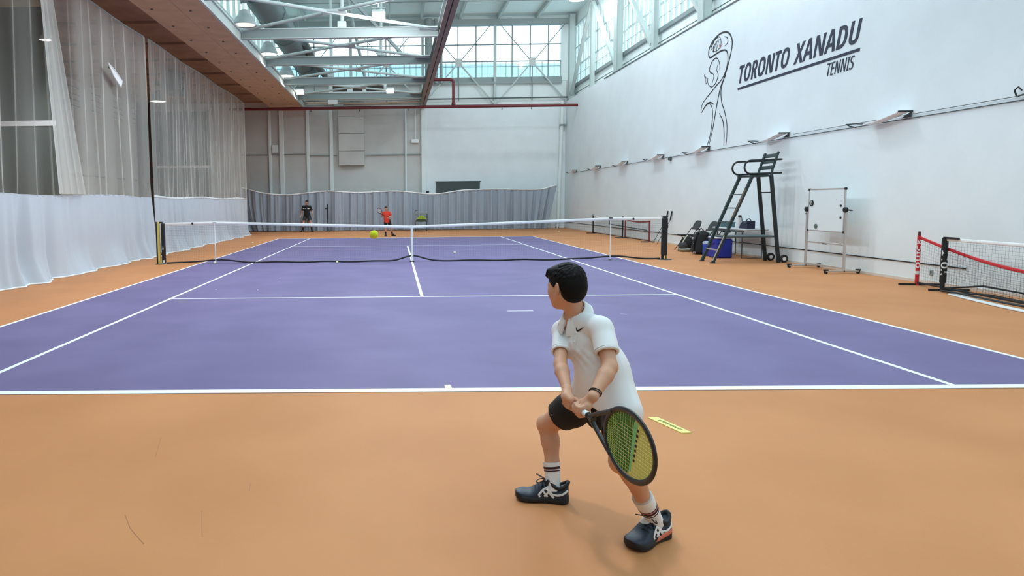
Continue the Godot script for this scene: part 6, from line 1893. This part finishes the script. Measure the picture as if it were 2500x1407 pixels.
	for q in [[kneeR, ankR, 0.37, [[0.085, 0.012, mar], [0.071, 0.0055, mar]]], [kneeL, ankL, 0.40, [[0.101, 0.004, mar], [0.085, 0.011, mar], [0.069, 0.0045, mar], [0.095, 0.006, pink]]]]:
		var k: Vector3 = q[0]; var a: Vector3 = q[1]
		var ln: Vector3 = k - a
		var top: Vector3 = a + ln * q[2]
		var un := ln.normalized()
		var rad := func(dd: float) -> float: return lerpf(0.0365, 0.0445, clampf((dd - 0.03) / 0.11, 0.0, 1.0))
		var tl: float = (top - a).length()
		var cs := [top + un * 0.002, top, top - un * 0.004]; var rs := [0.036, rad.call(tl) + 0.001, rad.call(tl) + 0.001]
		for j in 9:
			var dd := lerpf(tl - 0.008, -0.03, j / 8.0)
			cs.append(a + un * dd + Vector3(-0.004, 0, 0) * maxf(0.0, 1.0 - dd / 0.05)); rs.append(rad.call(dd) + 0.0008 * (j % 2))
		var sf := MB.new().tube(cs, rs, 28)
		sf.ball(a + Vector3(-0.018, -0.02, 0.0) , Vector3(0.05, 0.036, 0.036))
		for j in sf.v.size(): sf.v[j] -= P0
		var so2 := put("sock", sf, cloth("eeeef0"), t)
		for st in q[3]:
			var d0: float = st[0] - st[1] * 0.5; var d1: float = st[0] + st[1] * 0.5
			put("stripe", MB.new().tube([a + un * d0 - P0, a + un * (d0 + 0.0004) - P0, a + un * (d1 - 0.0004) - P0, a + un * d1 - P0], [rad.call(d0), rad.call(d0) + 0.0018, rad.call(d1) + 0.0018, rad.call(d1)], 28), st[2], so2)
	var up := mat("1d2a3e", 0.5); var sole := mat("15171c", 0.6)
	shoe(t, Vector3(0.447, 0, 13.905), Vector3(-0.97, 0, -0.2), 0.268, 1.0, up, sole, null)
	shoe(t, Vector3(0.812, 0, 14.235), Vector3(-0.83, 0, 0.56), 0.268, 1.0, up, sole, mat("e07a62", 0.6))
	# wristband
	var wx := (elL - wrL).normalized(); var u3 := wx.cross(Vector3.UP).normalized(); var v3 := wx.cross(u3)
	for o in 2:
		var ring := []
		for k in 20:
			var a := TAU * k / 20.0
			ring.append(wrL + wx * (0.022 + 0.006 * o + 0.004 * sin(a + o)) + (u3 * cos(a) + v3 * sin(a)) * 0.0258 - P0)
		put("wristband", MB.new().tube(ring, 0.0022, 6, true), M.black, t)
	# the racket in both hands
	var rt := thing("tennis_racket", "black tennis racket with green-yellow strings and white grip in the crouching child's hands", "racket", C - d * 0.5)
	var gs := mat("c3dc5a", 0.5)
	racket(rt, d * 0.5, d, w, 0.168, 0.128, 0.5, mat("23292b", 0.35), M.white, gs, 16, 19, 0.0013)
	# the printed letter across the strings: dark green on one half, yellow on the other, black dots along the seam
	var nn := d.cross(w).normalized()
	var hc := d * 0.5
	for half in 2:
		var pm := MB.new()
		for k in 16:
			var q := lerpf(-0.82, 0.82, k / 15.0)
			var e := sqrt(1.0 - q * q) * 0.95
			var split := 0.14 - 0.1 * q
			var y0 := -e if half == 0 else maxf(-e, split)
			var y1 := minf(e, split) if half == 0 else e
			if y1 - y0 < 0.05: continue
			pm.bar(hc + w * 0.128 * q + d * 0.168 * y0, hc + w * 0.128 * q + d * 0.168 * y1, 0.0115 if half == 0 else 0.0125, 0.0012, nn)
		put("string_print", pm, mat("1f6a22", 0.6) if half == 0 else mat("d9d27a", 0.6), rt)
	var band := MB.new()
	for k in 12:
		var q := lerpf(-0.8, 0.62, k / 11.0); var q2 := lerpf(-0.8, 0.62, (k + 1) / 11.0)
		band.bar(hc + w * 0.128 * q + d * 0.168 * (0.17 - 0.1 * q), hc + w * 0.128 * q2 + d * 0.168 * (0.17 - 0.1 * q2), 0.024 * (1.0 - 0.05 * k), 0.003, nn)
	put("string_print", band, mat("7fd08a", 0.6), rt)
	var dots := MB.new()
	for k in 7:
		var q := lerpf(-0.6, 0.35, k / 6.0)
		var p := hc + w * 0.128 * q + d * 0.168 * (0.27 - 0.1 * q)
		dots.tube([p - nn * 0.0025, p + nn * 0.0025], 0.0052 + 0.001 * (k % 2), 10)
	put("string_print", dots, M.black, rt)

func far_figure(t: Node3D, j: Dictionary, skin: Material, shirt_m: Material, short_m: Material, sock_m: Material, shoe_m: Material, s: float, grip := false) -> void:
	# a standing player facing the camera; joints in world metres
	var P0 := t.position
	var mb := MB.new()
	var b := Field.new(0.016)
	var fz := Vector3(0, 0, 1)
	b.bone(j.hip, j.chest, 0.12 * s, 0.13 * s, 0.04, fz, 1.35).bone(j.chest, j.neck, 0.1 * s, 0.05 * s, 0.03)
	for q in ["L", "R"]:
		b.bone(j.neck - Vector3(0, 0.04, 0), j["sh" + q], 0.05 * s, 0.052 * s, 0.03)
		b.chain([j["sh" + q], j["el" + q], j["wr" + q]], [0.05 * s, 0.038 * s, 0.026 * s], 0.015)
		b.chain([j["hip" + q], j["kn" + q], j["kn" + q].lerp(j["an" + q], 0.3), j["an" + q]], [0.085 * s, 0.055 * s, 0.055 * s, 0.036 * s], 0.015)
	b.mesh_into(mb, P0)
	var hb := facing(j.look)
	var hf := head_field(j.head, hb, s * 1.02, 0.009, j.neck, 0.055 * s)
	hf.mesh_into(mb, P0)
	for q in ["L", "R"]:
		var h := Field.new(0.0055)
		var dir: Vector3 = (j["wr" + q] - j["el" + q]).normalized()
		if j.has("hand" + q): dir = j["hand" + q]
		relaxed_hand(h, j["wr" + q], dir, Vector3(1.0 if q == "R" else -1.0, 0, 0.2), Vector3(0, 0.1, 1), s)
		h.mesh_into(mb, P0)
	put("body", mb, skin, t)
	eyes(j.head, hb, s * 1.02, t)
	solid("hair", hair_field(j.head, hb, s * 1.02, 0.009, -0.06, 30), mat("1a1513", 0.6), t)
	var f := Field.new(0.012)
	f.bone(j.hem - Vector3(0, 0.06, 0), j.chest, 0.185 * s, 0.165 * s, 0.04, fz, 1.3).bone(j.chest, j.neck - Vector3(0, 0.03, 0), 0.13 * s, 0.07 * s, 0.04)
	for q in ["L", "R"]:
		f.bone(j.neck - Vector3(0, 0.06, 0), j["sh" + q], 0.06 * s, 0.065 * s, 0.03).bone(j["sh" + q], j["el" + q], 0.068 * s, 0.072 * s, 0.02)
		f.cut(j["sh" + q].lerp(j["el" + q], 0.72), j["el" + q] - j["sh" + q], j["el" + q], 0.16 * s)
	f.ripple(0.004, Vector3(18, 8, 14), 0.4)
	f.cut(j.hem, Vector3.DOWN)
	solid("shirt", f, shirt_m, t)
	f = Field.new(0.012)
	f.bone(j.hip + Vector3(0, 0.04, 0), j.hip, 0.12 * s, 0.13 * s, 0.03, fz, 1.25)
	for q in ["L", "R"]:
		f.bone(j["hip" + q], j["kn" + q], 0.098 * s, 0.095 * s, 0.02)
		f.cut(j["hip" + q].lerp(j["kn" + q], j.cut), j["kn" + q] - j["hip" + q], j["kn" + q], 0.3 * s)
	solid("shorts", f, short_m, t)
	for q in ["L", "R"]:
		f = Field.new(0.01)
		var a: Vector3 = j["an" + q]; var k: Vector3 = j["kn" + q]
		f.bone(a - Vector3(0, 0.03, 0), a.lerp(k, 0.5), 0.044 * s, 0.056 * s).cut(a.lerp(k, 0.42), k - a)
		solid("sock", f, sock_m, t)
		var dir: Vector3 = j["toe" + q]
		shoe(t, Vector3(a.x, 0, a.z) - dir.normalized() * 0.06 * s, dir, 0.28 * s, 1.0, shoe_m, M.black, null)

func build_man() -> void:
	var t := thing("person", "man in a black T-shirt and grey shorts standing before the far grey curtain", "person", Vector3(-5.1, 0, -18.65))
	var z := -18.65
	var j := {"hip": Vector3(-5.09, 0.86, z), "chest": Vector3(-5.09, 1.16, z), "neck": Vector3(-5.09, 1.40, z), "head": Vector3(-5.085, 1.56, z + 0.03), "look": Vector3(0.05, -0.25, 1), "hem": Vector3(-5.09, 0.80, z),
		"shL": Vector3(-4.92, 1.33, z), "elL": Vector3(-4.82, 1.06, z - 0.02), "wrL": Vector3(-4.75, 0.83, z + 0.05), "shR": Vector3(-5.27, 1.33, z), "elR": Vector3(-5.36, 1.06, z - 0.02), "wrR": Vector3(-5.42, 0.80, z + 0.06),
		"hipL": Vector3(-4.99, 0.84, z), "knL": Vector3(-4.89, 0.47, z + 0.07), "anL": Vector3(-4.85, 0.09, z), "hipR": Vector3(-5.19, 0.84, z), "knR": Vector3(-5.28, 0.47, z + 0.07), "anR": Vector3(-5.33, 0.09, z),
		"toeL": Vector3(0.5, 0, 1), "toeR": Vector3(-0.5, 0, 1), "cut": 0.62}
	far_figure(t, j, mat("c08d76", 0.55), cloth("111216"), cloth("2c3438"), cloth("1a1b1e"), mat("151515", 0.6), 1.0)
	var pr := MB.new()
	for q in [[-0.17, 0.09, 0.035], [-0.06, 0.05, 0.03], [0.06, 0.12, 0.055], [0.15, 0.05, 0.04]]:
		pr.box(Vector3(q[0] + 0.02, 1.235, 0.118 - absf(q[0]) * 0.12), Vector3(q[1], q[2], 0.012), Basis(Vector3.UP, q[0] * 1.5), 0.004)
	put("chest_print", pr, M.white, t)

func build_far_boy() -> void:
	var t := thing("person", "boy in an orange-red shirt and black shorts holding a racket beyond the net", "person", Vector3(-0.78, 0, -13.1))
	var z := -13.1
	var j := {"hip": Vector3(-0.78, 0.72, z), "chest": Vector3(-0.80, 0.95, z), "neck": Vector3(-0.815, 1.12, z), "head": Vector3(-0.83, 1.25, z + 0.03), "look": Vector3(-0.05, -0.1, 1), "hem": Vector3(-0.79, 0.60, z),
		"shL": Vector3(-0.68, 1.06, z), "elL": Vector3(-0.60, 0.89, z + 0.04), "wrL": Vector3(-0.70, 0.85, z + 0.2), "shR": Vector3(-0.94, 1.06, z), "elR": Vector3(-1.02, 0.88, z + 0.05), "wrR": Vector3(-0.99, 0.98, z + 0.2),
		"hipL": Vector3(-0.71, 0.70, z), "knL": Vector3(-0.62, 0.39, z + 0.03), "anL": Vector3(-0.55, 0.08, z - 0.05), "hipR": Vector3(-0.85, 0.70, z), "knR": Vector3(-0.85, 0.39, z + 0.06), "anR": Vector3(-0.86, 0.08, z + 0.05),
		"toeL": Vector3(1, 0, 0.45), "toeR": Vector3(0.35, 0, 1), "cut": 0.72, "handL": Vector3(-0.7, -0.5, 0.4).normalized(), "handR": Vector3(-0.25, 0.75, 0.3).normalized()}
	far_figure(t, j, mat("c48b70", 0.55), cloth("d8402c"), cloth("141416"), cloth("2a1512"), mat("26120f", 0.6), 0.8)
	var lt := MB.new()
	lt.box(Vector3(0.03, 0.82, 0.118), Vector3(0.13, 0.022, 0.012), Basis(Vector3.BACK, -0.45))
	put("chest_print", lt, mat("e8a878", 0.7), t)
	var rt := thing("tennis_racket", "small dark-framed racket raised in front of the far boy's shoulder", "racket", Vector3(-0.99, 1.0, -12.88))
	var d := Vector3(-0.62, 0.72, 0.2).normalized(); var w := Vector3(0.72, 0.62, 0.0); w = (w - d * w.dot(d)).normalized()
	racket(rt, d * 0.2, d, w, 0.125, 0.095, 0.3, mat("3a1c20", 0.5), M.black, mat("e8c8c0", 0.5), 12, 13, 0.0016)
